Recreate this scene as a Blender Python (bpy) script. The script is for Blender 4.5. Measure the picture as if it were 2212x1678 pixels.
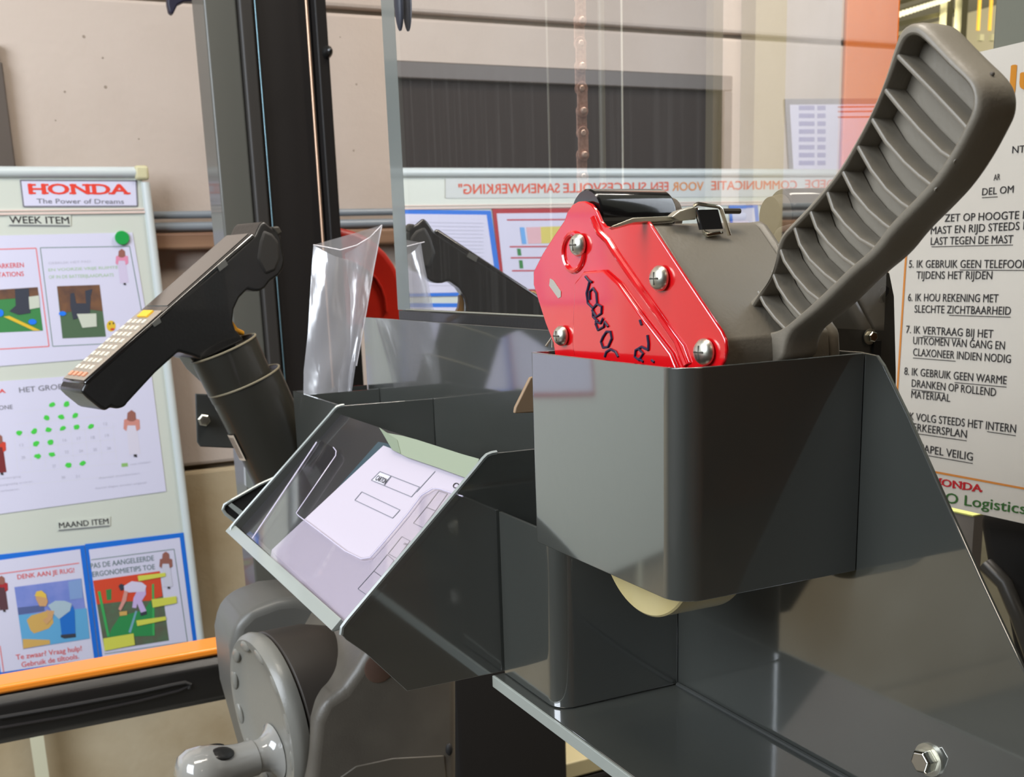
import bpy, bmesh, math, random
from mathutils import Vector, Matrix
random.seed(4)
V = Vector
for o in list(bpy.data.objects): bpy.data.objects.remove(o, do_unlink=True)
SC = bpy.context.scene
COL = SC.collection

# ------------------------------------------------------------------ camera
YAW, PIT, ROL = [math.radians(a) for a in (24.85, 13.06, -2.214)]
F, CX, CY = 2329., 1054., 1120.
cy_, sy_, cp_, sp_, cr_, sr_ = math.cos(YAW), math.sin(YAW), math.cos(PIT), math.sin(PIT), math.cos(ROL), math.sin(ROL)
FW = V((sy_*cp_, cy_*cp_, -sp_)); RT = V((cy_, -sy_, 0)); UP = RT.cross(FW)
R2 = RT*cr_ + UP*sr_; U2 = UP*cr_ - RT*sr_
CAM = V((0, 0, 1.55))
cd = bpy.data.cameras.new('camera'); cam = bpy.data.objects.new('camera', cd); COL.objects.link(cam)
m = Matrix((R2, U2, -FW)).transposed().to_4x4(); m.translation = CAM
cam.matrix_world = m
cd.sensor_width = 36; cd.lens = F/2212*36
cd.shift_x = (1106-CX)/2212; cd.shift_y = (CY-839)/2212
cd.clip_start = .01
cd.dof.use_dof = True; cd.dof.focus_distance = .64; cd.dof.aperture_fstop = 24
SC.camera = cam
SC.view_settings.view_transform = 'Standard'; SC.view_settings.look = 'None'
SC.view_settings.gamma = 1; SC.view_settings.use_curve_mapping = False
SC.view_settings.exposure = 0.0
w = bpy.data.worlds.new('hall_air'); SC.world = w; w.use_nodes = True
w.node_tree.nodes['Background'].inputs[0].default_value = (.80, .84, 1, 1)
w.node_tree.nodes['Background'].inputs[1].default_value = .25

def area(name, loc, to, sx, sy, power, col):
    l = bpy.data.lights.new(name, 'AREA'); l.shape = 'RECTANGLE'; l.size = sx; l.size_y = sy
    l.energy = power; l.color = col
    o = bpy.data.objects.new(name, l); COL.objects.link(o); o.location = loc
    o.rotation_euler = (V(to)-V(loc)).to_track_quat('-Z', 'Y').to_euler()
    return o
area('daylight_window_light', (-1.6, .5, 2.45), (.0, 2.45, 1.35), 1.6, 1.4, 84, (.84, .91, 1))
area('hall_lamp_light', (1.7, .9, 3.55), (1.1, 2.1, .8), 1.6, .5, 88, (1, .92, .84))
area('aisle_lamp_light', (.3, .5, 3.6), (.3, .9, 0), 1.8, .35, 40, (1, .92, .80))
area('back_fill_light', (1.2, -2.2, 3.7), (1.0, 0, 1), 1.6, .35, 10, (1, .86, .70))  # fill added behind the camera to lift the chain and camera-facing sides
area('rear_wall_fill', (1, -3.2, 3.7), (1.5, -5, 1.2), 3, .5, 22, (1, .84, .68))  # unseen fill on the front wall, added for its brown reflection in steel
area('far_hall_fill', (5.4, 7, 2.4), (10, 9.5, 3.5), 2, 1, 420, (1, .93, .72))  # added fill hidden behind the back wall, brightens the far hall from below
area('far_front_fill', (4.2, 3.4, 2.5), (7, 8, 3.4), 1, .6, 34, (1, .93, .78))  # second added fill, out of sight behind the cabinet, for racks and posts

def ray(px, py): return FW + R2*((px-CX)/F) - U2*((py-CY)/F)
def at(px, py, ax, v):                      # the point of a real plane that a photo pixel looks at
    d = ray(px, py); i = 'XYZ'.index(ax); t = (v-CAM[i])/d[i]; return CAM + d*t
def atp(px, py, P, n):
    d = ray(px, py); return CAM + d*((P-CAM).dot(n)/d.dot(n))

# ------------------------------------------------------------------ materials
def lin(c):
    return tuple(((x/255)/12.92 if x/255 <= .04045 else ((x/255+.055)/1.055)**2.4) for x in c)
MATS = {}
def M(name, rgb, rough=.5, metal=0, coat=0, cior=1.5, noise=None, rgb2=None, bump=None, spec=.5, stretch=(1, 1, 1), emit=0):
    if name in MATS: return MATS[name]
    mt = bpy.data.materials.new(name); mt.use_nodes = True; nt = mt.node_tree; b = nt.nodes['Principled BSDF']
    c = lin(rgb)+(1,)
    b.inputs['Base Color'].default_value = c; b.inputs['Roughness'].default_value = rough
    b.inputs['Metallic'].default_value = metal; b.inputs['Coat Weight'].default_value = coat
    b.inputs['Coat IOR'].default_value = cior; b.inputs['Coat Roughness'].default_value = .06
    b.inputs['Specular IOR Level'].default_value = spec
    if emit:
        b.inputs['Emission Color'].default_value = c; b.inputs['Emission Strength'].default_value = emit
    if noise or bump:
        tc = nt.nodes.new('ShaderNodeTexCoord'); mp = nt.nodes.new('ShaderNodeMapping')
        mp.inputs['Scale'].default_value = stretch; nt.links.new(tc.outputs['Object'], mp.inputs[0])
    if noise:
        n = nt.nodes.new('ShaderNodeTexNoise'); n.inputs['Scale'].default_value = noise; n.inputs['Detail'].default_value = 8
        nt.links.new(mp.outputs[0], n.inputs['Vector'])
        r = nt.nodes.new('ShaderNodeValToRGB'); r.color_ramp.elements[0].position = .35; r.color_ramp.elements[1].position = .7
        r.color_ramp.elements[0].color = c; r.color_ramp.elements[1].color = lin(rgb2 or [x*.82 for x in rgb])+(1,)
        nt.links.new(n.outputs['Fac'], r.inputs[0]); nt.links.new(r.outputs[0], b.inputs['Base Color'])
    if bump:
        n2 = nt.nodes.new('ShaderNodeTexNoise'); n2.inputs['Scale'].default_value = bump[0]; n2.inputs['Detail'].default_value = 5
        nt.links.new(mp.outputs[0], n2.inputs['Vector'])
        bp = nt.nodes.new('ShaderNodeBump'); bp.inputs['Strength'].default_value = bump[1]; bp.inputs['Distance'].default_value = .002
        nt.links.new(n2.outputs['Fac'], bp.inputs['Height']); nt.links.new(bp.outputs[0], b.inputs['Normal'])
    MATS[name] = mt; return mt

STEEL = M('grey_powder_coat', (64, 66, 62), .34, coat=1, cior=2.6, bump=(90, .03))
STEELE = M('grey_steel_edge', (150, 156, 152), .4, coat=.6)
CONC = M('concrete', (196, 182, 170), .9, noise=2.2, rgb2=(182, 167, 154), bump=(60, .5))
CONC2 = M('stained_concrete', (192, 178, 150), .9, noise=3.5, rgb2=(166, 146, 112), bump=(60, .5))
JOINT = M('joint_mortar', (120, 106, 88), .95)
BLACK = M('black_plastic', (22, 21, 20), .38, coat=.5, bump=(300, .05))
BLACKM = M('black_matt', (24, 22, 21), .7)
BLACKG = M('black_gloss', (16, 15, 15), .16, coat=1)
GREYP = M('warm_grey_plastic', (128, 120, 106), .42, bump=(500, .08))
GREYC = M('console_grey', (100, 94, 84), .42, noise=30, rgb2=(92, 86, 77), bump=(500, .1))
RED = M('red_paint', (212, 14, 22), .2, coat=1, cior=1.7)
ZINC = M('zinc_plated', (222, 220, 205), .36, metal=1)
CHROME = M('bright_steel', (230, 228, 215), .12, metal=1)
PAPER = M('white_paper', (212, 211, 232), .8)
PAPERW = M('warm_white_paper', (226, 220, 210), .8, noise=3, rgb2=(214, 207, 196))
BOARD = M('whiteboard_enamel', (206, 211, 200), .35)
ALU = M('white_lacquered_aluminium', (205, 213, 212), .35)
ORANGE = M('orange_paint', (226, 132, 36), .4, coat=.4)
PILLAR = M('orange_pillar_paint', (228, 124, 46), .6, noise=4, rgb2=(218, 114, 42))
INK = M('black_ink', (48, 46, 48), .8); INKG = M('grey_ink', (120, 120, 130), .8); INKR = M('red_ink', (220, 50, 45), .8)
INKRL = M('pale_red_ink', (228, 110, 110), .8); INKGN = M('green_grey_ink', (120, 142, 138), .8)
LINEG = M('faint_grey_ink', (190, 190, 206), .8); BLUEF = M('blue_card', (20, 110, 214), .6); REDF = M('dark_red_card', (170, 28, 40), .6)
GREENB = M('green_marker', (70, 205, 70), .8); OLIVE = M('green_ink', (60, 110, 50), .8); ORL = M('orange_ink', (220, 140, 60), .8)

# ------------------------------------------------------------------ mesh building
class MB:
    def __init__(s): s.v = []; s.f = []
    def add(s, vs, fs):
        n = len(s.v); s.v += [V(p) for p in vs]; s.f += [tuple(i+n for i in f) for f in fs]; return s
    def box(s, a, b):
        x0, y0, z0 = a; x1, y1, z1 = b
        return s.add([(x0,y0,z0),(x1,y0,z0),(x1,y1,z0),(x0,y1,z0),(x0,y0,z1),(x1,y0,z1),(x1,y1,z1),(x0,y1,z1)],
                     [(0,3,2,1),(4,5,6,7),(0,1,5,4),(1,2,6,5),(2,3,7,6),(3,0,4,7)])
    def prism(s, pts, vec):
        n = len(pts); pts = [V(p) for p in pts]; vec = V(vec)
        return s.add(pts+[p+vec for p in pts], [tuple(range(n))[::-1], tuple(range(n, 2*n))] +
                     [(i, (i+1) % n, n+(i+1) % n, n+i) for i in range(n)])
    def poly(s, pts): return s.add(pts, [tuple(range(len(pts)))])
    def ring(s, c, a, b, n, ph=0): return [c + a*math.cos(2*math.pi*i/n+ph) + b*math.sin(2*math.pi*i/n+ph) for i in range(n)]
    def loft(s, rings, caps=True, closed=True):
        n = len(rings[0]); vs = [p for r in rings for p in r]; fs = []
        for k in range(len(rings)-1):
            for i in range(n if closed else n-1):
                j = (i+1) % n; fs.append((k*n+i, k*n+j, (k+1)*n+j, (k+1)*n+i))
        if caps and closed: fs += [tuple(range(n))[::-1], tuple(range((len(rings)-1)*n, len(rings)*n))]
        return s.add(vs, fs)
    def lathe(s, c, ax, prof, n=32, caps=True):     # prof: (distance along axis, radius)
        ax = V(ax).normalized(); a = ax.orthogonal().normalized(); b = ax.cross(a)
        return s.loft([s.ring(V(c)+ax*t, a*r, b*r, n) for t, r in prof], caps)
    def tube(s, p0, p1, r0, r1=None, n=16):
        p0 = V(p0); p1 = V(p1); return s.lathe(p0, p1-p0, [(0, r0), ((p1-p0).length, r0 if r1 is None else r1)], n)
    def path(s, pts, r, n=8, flat=1.0, up=None):
        pts = [V(p) for p in pts]; rings = []
        for i, p in enumerate(pts):
            d = (pts[min(i+1, len(pts)-1)]-pts[max(i-1, 0)]).normalized()
            a = (d.cross(V(up)) if up else d.orthogonal())
            if not up and i: a = last - d*last.dot(d)
            a.normalize(); last = a; b = d.cross(a)
            rings.append(s.ring(p, a*r, b*r*flat, n))
        return s.loft(rings)
    def ball(s, c, a, b, cc, nu=20, nv=12):
        c = V(c); a = V(a); b = V(b); cc = V(cc); rings = []
        for j in range(1, nv):
            t = math.pi*j/nv; rings.append([c + (a*math.cos(2*math.pi*i/nu)+b*math.sin(2*math.pi*i/nu))*math.sin(t)+cc*math.cos(t) for i in range(nu)])
        return s.loft(rings)
    def build(s, name, mat, parent=None, smooth=True, bev=0, seg=3, sub=0, ang=35):
        off = V((0, 0, 0))
        if parent is not None: off = OFF[parent.name]
        else:
            xs = [p.x for p in s.v]; ys = [p.y for p in s.v]; zs = [p.z for p in s.v]
            off = V(((min(xs)+max(xs))/2, (min(ys)+max(ys))/2, min(zs)))
        me = bpy.data.meshes.new(name); me.from_pydata([tuple(p-off) for p in s.v], [], s.f)
        bm = bmesh.new(); bm.from_mesh(me); bmesh.ops.recalc_face_normals(bm, faces=bm.faces); bm.to_mesh(me); bm.free()
        for mm in (mat if isinstance(mat, (list, tuple)) else [mat]): me.materials.append(mm)
        o = bpy.data.objects.new(name, me); COL.objects.link(o)
        if parent is not None: o.parent = parent
        else: o.location = off
        OFF[o.name] = off
        if bev:
            b = o.modifiers.new('bevel', 'BEVEL'); b.width = bev; b.segments = seg; b.limit_method = 'ANGLE'; b.angle_limit = math.radians(ang)
        if sub:
            b = o.modifiers.new('sub', 'SUBSURF'); b.levels = sub; b.render_levels = sub
        if smooth:
            me.shade_smooth(); me.set_sharp_from_angle(angle=math.radians(40))
        return o
OFF = {}
def tag(o, label, cat, group=None, kind=None):
    if label: o['label'] = label
    if cat: o['category'] = cat
    if group: o['group'] = group
    if kind: o['kind'] = kind
    return o
def thing(name, label, cat, loc, group=None):
    o = bpy.data.objects.new(name, None); COL.objects.link(o); o.location = loc; o.empty_display_size = .05
    OFF[o.name] = V(loc); return tag(o, label, cat, group)
def struct(o): o['kind'] = 'structure'; return o

_fc = {}
def font_mesh(s, bold):
    cu = bpy.data.curves.new('t', 'FONT'); cu.body = s; cu.resolution_u = 3
    o = bpy.data.objects.new('t', cu); me = bpy.data.meshes.new_from_object(o)
    vs = [v.co.copy() for v in me.vertices]; fs = [tuple(p.vertices) for p in me.polygons]
    bpy.data.objects.remove(o); bpy.data.curves.remove(cu); bpy.data.meshes.remove(me)
    if bold:                                  # heavier strokes: the glyphs laid again a hair to each side
        n = len(vs); d = .013*bold; vs0 = vs; fs0 = fs; vs = []; fs = []
        for k, (dx, dy) in enumerate(((-d, 0), (d, 0), (0, -d*.6), (0, d*.6))):
            vs += [v+V((dx, dy, k*4e-5)) for v in vs0]; fs += [tuple(i+n*k for i in f) for f in fs0]
    return vs, fs
HV, _ = font_mesh('H', 0); CAPH = max(v.y for v in HV)
def text(s, p0, p1, up, mat, parent, n, bold=0, ital=0, name='lettering', mb=None):
    vs, fs = font_mesh(s, bold); x0 = min(v.x for v in vs); x1 = max(v.x for v in vs)
    p0 = V(p0); u = V(p1)-p0; out = mb or MB(); nz_ = u.cross(V(up)).normalized()
    if nz_.dot(CAM-p0) < 0: nz_ = -nz_
    out.add([p0 + u*((v.x-x0)/(x1-x0)) + V(up)*(v.y/CAPH) + u.normalized()*(v.y/CAPH*V(up).length*ital) + V(n) + nz_*v.z for v in vs], fs)
    return out if mb else out.build(name, mat, parent, smooth=False)
class Plane:
    """draws flat print on a real plane; layers are lifted a little along the plane's normal"""
    def __init__(s, P, n, mir=None): s.P = V(P); s.n = V(n).normalized(); s.mir = mir
    def p(s, x, y, off=0):
        q = atp(x, y, s.P + s.n*off, s.n)
        if s.mir is not None: q.x = 2*s.mir-q.x
        return q
    def poly(s, name, polys, off, mat, parent):
        b = MB()
        for pl in polys: b.poly([s.p(x, y, off) for x, y in pl])
        return b.build(name, mat, parent, smooth=False)
    def line(s, a, b, wpx):
        dx, dy = b[0]-a[0], b[1]-a[1]; l = math.hypot(dx, dy); nx, ny = -dy/l*wpx/2, dx/l*wpx/2
        return [(a[0]+nx, a[1]+ny), (b[0]+nx, b[1]+ny), (b[0]-nx, b[1]-ny), (a[0]-nx, a[1]-ny)]
    def sheet(s, name, quad, mat, th=.0004, parent=None, off=0):
        return MB().prism([s.p(x, y, off) for x, y in quad], s.n*th).build(name, mat, parent, smooth=False)
    def text(s, t, a, b, h, mat, parent, off=.0015, bold=0, ital=0, mb=None):
        p0 = s.p(*a, off); p1 = s.p(*b, off); up = s.p(a[0]-.0, a[1]-h, off)-p0
        up = V((0, 0, up.length)) if abs(s.n.z) < .05 else up
        return text(t, p0, p1, up, mat, parent, (0, 0, 0), bold, ital, mb=mb)
    def ell(s, c, rx, ry, n=14): return [(c[0]+rx*math.cos(2*math.pi*i/n), c[1]+ry*math.sin(2*math.pi*i/n)) for i in range(n)]

X0 = .40                                     # the plate and the clear screen stand in the plane x = 0.40
# ================================================================== SETTING
fl = struct(MB().box((-5, -5, -.1), (10, 12, 0)).build('floor', M('floor_concrete', (122, 120, 112), .4, noise=3)))
ce = struct(MB().box((-5, -5, 4), (10, 12, 4.1)).build('ceiling', M('ceiling_sheet', (110, 108, 100), .8)))
DARKW = M('dim_warehouse_wall', (128, 92, 70), .8, noise=1.5, rgb2=(96, 70, 54))
struct(MB().box((-5.1, -5, 0), (-5, 12, 4)).build('wall_left', M('pale_side_wall', (150, 152, 156), .8)))
struct(MB().box((-5, -5.1, 0), (10, -5, 4)).build('wall_front', DARKW))
struct(MB().box((10, -5, 0), (10.1, 12, 4)).build('wall_right', M('far_right_wall', (150, 144, 124), .8)))
struct(MB().box((-5, 12, 0), (10, 12.1, 4)).build('wall_far', M('far_wall', (150, 145, 120), .8)))
wb = struct(MB().box((-5, 2.525, 0), (2.48, 2.64, 4)).build('wall_back', JOINT))
for k, (z0, z1) in enumerate([(0, .128), (.128, 1.128), (1.128, 2.128), (2.128, 3.128), (3.128, 4)]):
    for xa, xb in [(-5, -3.5), (-3.5, 2.48)]:
        MB().box((xa+.004, 2.5, z0+.006), (xb-.004, 2.54, z1-.006)).build('concrete_panel', CONC if z0 > 1 else CONC2, wb, smooth=False, bev=.008, seg=2)
# painted column seen through the screen, and the pale pilaster bands beside it
struct(MB().box((at(1828, 100, 'Y', 2.485).x, 2.485, 0), (at(1941, 100, 'Y', 2.485).x, 2.499, 4)).build('trim_1', PILLAR, smooth=False, bev=.004))
xa = at(1680, 200, 'Y', 2.475).x
struct(MB().box((xa, 2.475, 0), (at(1825, 100, 'Y', 2.46).x, 2.499, 4)).build('trim_2', M('pale_pilaster', (190, 189, 192), .8, noise=3, rgb2=(180, 178, 176))))
struct(MB().box((at(1630, 200, 'Y', 2.44).x, 2.44, 0), (xa-.004, 2.499, 4)).build('trim_3', M('beige_pilaster', (176, 168, 138), .8)))
# dark window above the whiteboard
wx1, wx0 = .119, .8-1.893
wz0, wz1 = 1.74, 2.018
win = struct(MB().box((wx0, 2.492, wz0), (wx1, 2.499, wz1)).build('window_1', M('window_dark_pane', (46, 38, 34), .7, spec=.2), smooth=False))
fr = MB(); t = .034
fr.box((wx0-.01, 2.47, wz1-t), (wx1, 2.499, wz1+.004)); fr.box((wx1-t, 2.47, wz0), (wx1+.004, 2.499, wz1-t)); fr.box((wx0-.01, 2.47, wz0), (wx0+t*.5, 2.499, wz1-t))
fr.build('window_frame', M('window_frame_brown', (84, 74, 66), .5), win, smooth=False, bev=.003)
# conduits and wooden rail
for i, (y, nm, lab) in enumerate([(463, 'conduit_pipe', 'upper grey conduit pipe running along the concrete wall'), (489, 'conduit_pipe', 'lower grey conduit pipe just above the brown wall rail')]):
    p = at(400, y, 'Y', 2.46); b = MB().tube((.15, 2.475, p.z), (2.2, 2.475, p.z), .0095 if i else .008)
    c = b.build('conduit_pipe', M('grey_pipe', (128, 136, 142), .4)); tag(c, lab, 'pipe', 'grey conduits on the wall')
p = at(400, 521, 'Y', 2.46)
tag(MB().box((.15, 2.455, p.z-.018), (2.2, 2.499, p.z+.018)).build('wall_rail', M('brown_wood', (140, 108, 82), .6, noise=5, rgb2=(112, 80, 60), stretch=(.3, 3, 8)), bev=.006), 'brown wooden rail fixed on the wall under the conduits', 'rail')

# ================================================================== WHITEBOARD
YB = 2.42
B = Plane((0, YB, 0), (0, -1, 0)); BM = Plane((0, YB, 0), (0, -1, 0), mir=X0)
bl = -1.50
wbd = thing('whiteboard', 'tall free-standing whiteboard with white rail frame carrying printed sheets', 'whiteboard', (-.5, 2.44, 0))
pr = [B.p(318, 372), B.p(438, 1400)]
zt, zb = pr[0].z, .72
xr_t, xr_b = B.p(305, 372).x, B.p(424, 1385).x+.003
MB().prism([(bl, YB+.0001, zt), (xr_t, YB+.0001, zt), (xr_b, YB+.0001, zb), (bl, YB+.0001, zb)], (0, .018, 0)).build('writing_panel', BOARD, wbd, smooth=False)
MB().tube((bl, YB, zt), (xr_t-.012, YB, zt), .011).build('top_rail', ALU, wbd)
MB().tube((xr_t+.006, YB, zt-.02), (xr_b+.007, YB, zb), .009).build('side_rail', ALU, wbd)
MB().box((xr_t-.014, YB-.012, zt-.016), (xr_t+.014, YB+.012, zt+.013)).build('corner_cap', M('cream_plastic', (206, 200, 160), .5), wbd, bev=.006)['label'] = 'cream corner cap'
q = B.p(150, 457)
MB().box((bl, YB-.004, q.z-.005), (xr_t+.003, YB, q.z-.001)).box((bl, YB-.003, q.z+.002), (xr_t+.003, YB, q.z+.0045)).build('divider_strip', M('pinkish_strip', (222, 200, 190), .6), wbd, smooth=False)
for xx in (at(86, 1640, 'Y', 2.43).x, -1.2):
    MB().box((xx-.014, YB+.005, 0), (xx+.014, YB+.03, zb+.02)).build('leg', M('cream_leg', (216, 214, 186), .5), wbd, smooth=False)

def letters(pl, items, mat, parent, off=.0012, bold=0):
    for it in items: pl.text(it[0], it[1], it[2], it[3], mat, parent, off, bold)
def slab(word, a, b, h, pl, mat, parent, off=.0012):
    """wide slab-serif capitals: bold letters plus serif bars"""
    mb = MB(); pl.text(word, a, b, h, mat, parent, off, 2.6, mb=mb)
    n = len(word); W = b[0]-a[0]; sy = (b[1]-a[1])/W
    w = W/n
    for i, ch in enumerate(word):
        x = a[0]+W*(i+.5)/n; y = a[1]+sy*(x-a[0])
        for (fx, top) in {'H': [(-.3, 0), (.3, 0), (-.3, 1), (.3, 1)], 'N': [(-.3, 0), (-.3, 1), (.3, 1)], 'D': [(-.33, 0), (-.33, 1)], 'A': [(-.36, 0), (.36, 0)]}.get(ch, []):
            xc = x+fx*w*1.05; yc = y-(h if top else 0)+(h*.09 if top else -h*.09)
            mb.poly([pl.p(xx, yy, off+.0001) for xx, yy in [(xc-w*.17, yc-h*.09), (xc+w*.17, yc-h*.09), (xc+w*.17, yc+h*.09), (xc-w*.17, yc+h*.09)]])
    return mb.build('lettering', mat, parent, smooth=False)

def sheet_thing(name, label, cat, quad, mat=PAPER, pl=B, off=.001, group=None, th=.0005):
    o = pl.sheet(name, quad, mat, th, None, off); return tag(o, label, cat, group)
def person(pl, parent, x, y, h, hair, top, low, off=.0014, name='printed_figure'):
    """small printed standing figure, hands at the face"""
    s = h/78.
    def S(pts): return [(x+a*s, y+b*s) for a, b in pts]
    f = pl.poly(name, [S([(-9, 24), (9, 24), (16, 74), (-4, 76)])], off, low, parent)
    pl.poly('printed_jacket', [S([(-13, 14), (-6, 12), (6, 12), (14, 14), (15, 30), (9, 34), (7, 24), (-7, 24), (-9, 34), (-14, 30)])], off+.0003, top, f)
    pl.poly('printed_head', [S([(-7, 2), (0, -3), (7, 2), (8, 14), (3, 17), (-3, 17), (-8, 14)])], off+.0006, hair, f)
    pl.poly('printed_shoe', [S([(4, 75), (9, 75), (10, 80), (4, 79)])], off+.0006, INK, f)
    return f
SKIN = M('printed_brown', (150, 96, 84), .8); PINK = M('printed_pink', (222, 140, 170), .8); PALE = M('printed_lilac', (206, 196, 222), .8)
PRED = M('printed_red', (206, 66, 48), .8); PGRN = M('printed_green', (60, 132, 72), .8); PGRD = M('printed_dark_green', (78, 104, 76), .8)
PBRN = M('printed_box_brown', (120, 84, 58), .8, noise=40, rgb2=(84, 62, 56)); PDRK = M('printed_dark', (56, 60, 72), .8); PWHT = M('printed_white', (200, 206, 190), .8)
PYEL = M('printed_yellow', (222, 186, 50), .8); PLIM = M('printed_lime', (212, 214, 84), .8); PLB = M('printed_light_blue', (96, 168, 214), .8)
PVIO = M('printed_violet_blue', (112, 132, 206), .8, noise=30, rgb2=(134, 146, 214)); PBLU = M('printed_blue', (26, 110, 200), .8); PTAN = M('printed_tan', (208, 168, 92), .8)

# name sign
s = sheet_thing('name_sign', 'white sign with red slab capitals at the top right of the whiteboard', 'sign', [(43, 388), (295, 389), (298, 446), (51, 447)])
B.poly('printed_border', [B.line((44, 389.5), (295, 390.5), 3), B.line((294, 389), (297, 446), 3), B.line((297, 445), (51, 446), 3), B.line((51, 446), (44, 389), 3)], .0018, INKG, s)
slab('HONDA', (62, 419), (280, 419.5), 22, B, M('sign_red', (226, 62, 44), .7), s, .002)
letters(B, [('The Power of Dreams', (80, 439), (268, 440), 10)], INKG, s, .002, .5)
# headings
for nm, tx, a, b_, h, lab in [('heading_strip', 'WEEK ITEM', (21, 482), (150, 483), 15, 'white strip lettered week item above the upper sheet'), ('heading_strip', 'MAAND ITEM', (128, 1141), (235, 1131), 12, 'white strip lettered maand item above the blue framed sheets')]:
    s = sheet_thing(nm, lab, 'label', [(a[0]-3, a[1]-h-4), (b_[0]+3, b_[1]-h-4), (b_[0]+3, b_[1]+5), (a[0]-3, a[1]+5)], BOARD, group='heading strips on the whiteboard', th=.001)
    letters(B, [(tx, a, b_, h)], INK, s, .0026, 1)
    B.poly('underline', [B.line((a[0]-1, a[1]+4), (b_[0]+1, b_[1]+4), 1.6)], .0026, INKG, s)
# week sheet
s = sheet_thing('week_sheet', 'large white sheet with two forklift photos held by the green magnet', 'paper', [(-104, 511), (286, 502), (330, 764), (-76, 797)])
def outline(pl, pts, wpx, off, mat, parent):
    return pl.poly('printed_border', [pl.line(pts[i], pts[i+1], wpx) for i in range(len(pts)-1)], off, mat, parent)
outline(B, [(-90, 541), (78, 536), (106, 748), (-70, 758)], 2.2, .0018, INKRL, s)
outline(B, [(87, 535), (280, 532), (318, 738), (114, 748), (87, 535)], 1.8, .0018, INKGN, s)
letters(B, [('MARKEREN', (-14, 580), (52, 577), 10), ('STATIONS', (-10, 599), (52, 596), 10)], INKR, s, .0018, .6)
letters(B, [('GEBRUIK HET PAD', (105, 571), (196, 567), 5)], LINEG, s, .0018)
letters(B, [('EN VOORZIE VRIJE RUIMTE', (105, 586), (255, 580), 6), ('OF IN DE BATTERIJLAADPLAATS', (106, 602), (246, 597), 7)], M('pale_green_ink', (176, 206, 168), .8), s, .0018, .4)
ph = B.poly('printed_photo', [[(-40, 628), (81, 620), (93, 714), (-40, 720)]], .0018, PGRN, s)
B.poly('printed_rack', [[(-40, 628), (81, 620), (84, 640), (-40, 650)]], .0022, PBRN, ph)
B.poly('printed_truck', [[(32, 624), (62, 622), (66, 676), (40, 680), (20, 672), (34, 660)]], .0026, PDRK, ph)
B.poly('printed_crate', [[(62, 641), (84, 638), (86, 664), (64, 668)]], .0029, PWHT, ph)
B.poly('printed_line', [[(8, 684), (20, 682), (88, 714), (72, 714)]], .0026, PYEL, ph)
for e_ in (B.ell((70, 695), 9, 6), B.ell((0, 676), 8, 8)): B.poly('printed_mark', [e_], .003, M('marker_blue', (20, 120, 236), .7), ph)
ph = B.poly('printed_photo', [[(123, 618), (215, 615), (229, 727), (135, 731)]], .0018, PGRD, s)
B.poly('printed_rack', [[(123, 618), (215, 615), (222, 672), (190, 668), (131, 676)]], .0022, PBRN, ph)
B.poly('printed_truck', [[(152, 634), (160, 632), (165, 655), (186, 655), (184, 628), (200, 624), (196, 640), (194, 680), (158, 690), (152, 660)]], .0026, PDRK, ph)
B.poly('printed_crate', [[(166, 678), (208, 677), (209, 705), (178, 708)]], .003, PWHT, ph)
B.poly('printed_mark', [B.ell((135, 677), 8, 5)], .003, MATS['marker_blue'], ph)
em = B.poly('printed_smiley', [B.ell((240, 704), 10, 12)], .0018, PYEL, s)
B.poly('printed_mouth', [B.ell((243, 711), 5, 2.5)], .0022, PRED, em); B.poly('printed_eye', [B.ell((237, 699), 1.6, 2.6), B.ell((245, 698), 1.6, 2.6)], .0022, INK, em)
B.poly('printed_hand', [B.ell((255, 706), 5, 8)], .0022, M('printed_pale', (224, 220, 236), .8), em)
person(B, s, 263, 540, 74, SKIN, PINK, PALE, .0018)
mg = B.p(263, 514)
o = MB().lathe((mg.x, YB-.0016, mg.z), (0, -1, 0), [(0, .014), (.005, .0145), (.007, .013)], 28).build('magnet', M('green_magnet', (30, 160, 72), .4)); tag(o, 'round green magnet holding the corner of the week sheet', 'magnet')
# calendar sheet
s = sheet_thing('calendar_sheet', 'white sheet with month calendar in green marker dots, middle of the whiteboard', 'paper', [(-74, 829), (326, 799), (359, 1061), (-44, 1116)])
def c2(x, y): return (x/3.356, 760+y/3.356)
letters(B, [('HET GROENE KRUIS', (42, 848), (216, 833), 11)], INKG, s, .0018, 1)
letters(B, [('ZONE', (-12, 886), (28, 883), 9)], INKG, s, .0018, .8)
slab('HONDA', (-58, 852), (12, 848), 8, B, MATS['sign_red'], s, .0018)
gd = []
for r in range(7):
    yl = lambda x, r=r: 895+26.2*r-.095*x
    gd.append(B.line((30+r*3, yl(30)-2), (245+r*2, yl(245)-2), .9))
for k in range(8): gd.append(B.line((30+k*30.5, 935-k*3), (38+k*30.5, 1015-k*3), .9))
B.poly('printed_grid', gd, .0016, M('grid_ink', (212, 212, 224), .8), s)
letters(B, [(str(n), c2(x-14, y+10), c2(x+14, y+8), 6) for n, x, y in [(12,765,522),(13,157,676),(16,470,640),(17,573,628),(18,674,620),(19,777,607),(20,170,765),(23,484,725),(24,588,718),(25,690,708),(26,790,697),(27,393,828),(30,460,910),(31,563,903)]], LINEG, s, .0018, .8)
dots = [(380,382),(482,377),(338,478),(443,470),(545,460),(138,587),(248,574),(350,564),(455,552),(556,545),(660,538),(262,665),(367,654),(274,755),(378,743),(496,820),(600,807)]
for i, (x, y) in enumerate(dots):
    c = c2(x, y); a = random.uniform(-.6, .2); pts = []
    for k in range(11):
        t = 2*math.pi*k/11; rr = random.uniform(.8, 1.15); ex, ey = 7.2*rr*math.cos(t), 5.4*rr*math.sin(t)
        pts.append((c[0]+ex*math.cos(a)-ey*math.sin(a), c[1]+ex*math.sin(a)+ey*math.cos(a)))
    B.poly('marker_dot', [pts], .0021, GREENB, s)
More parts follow.
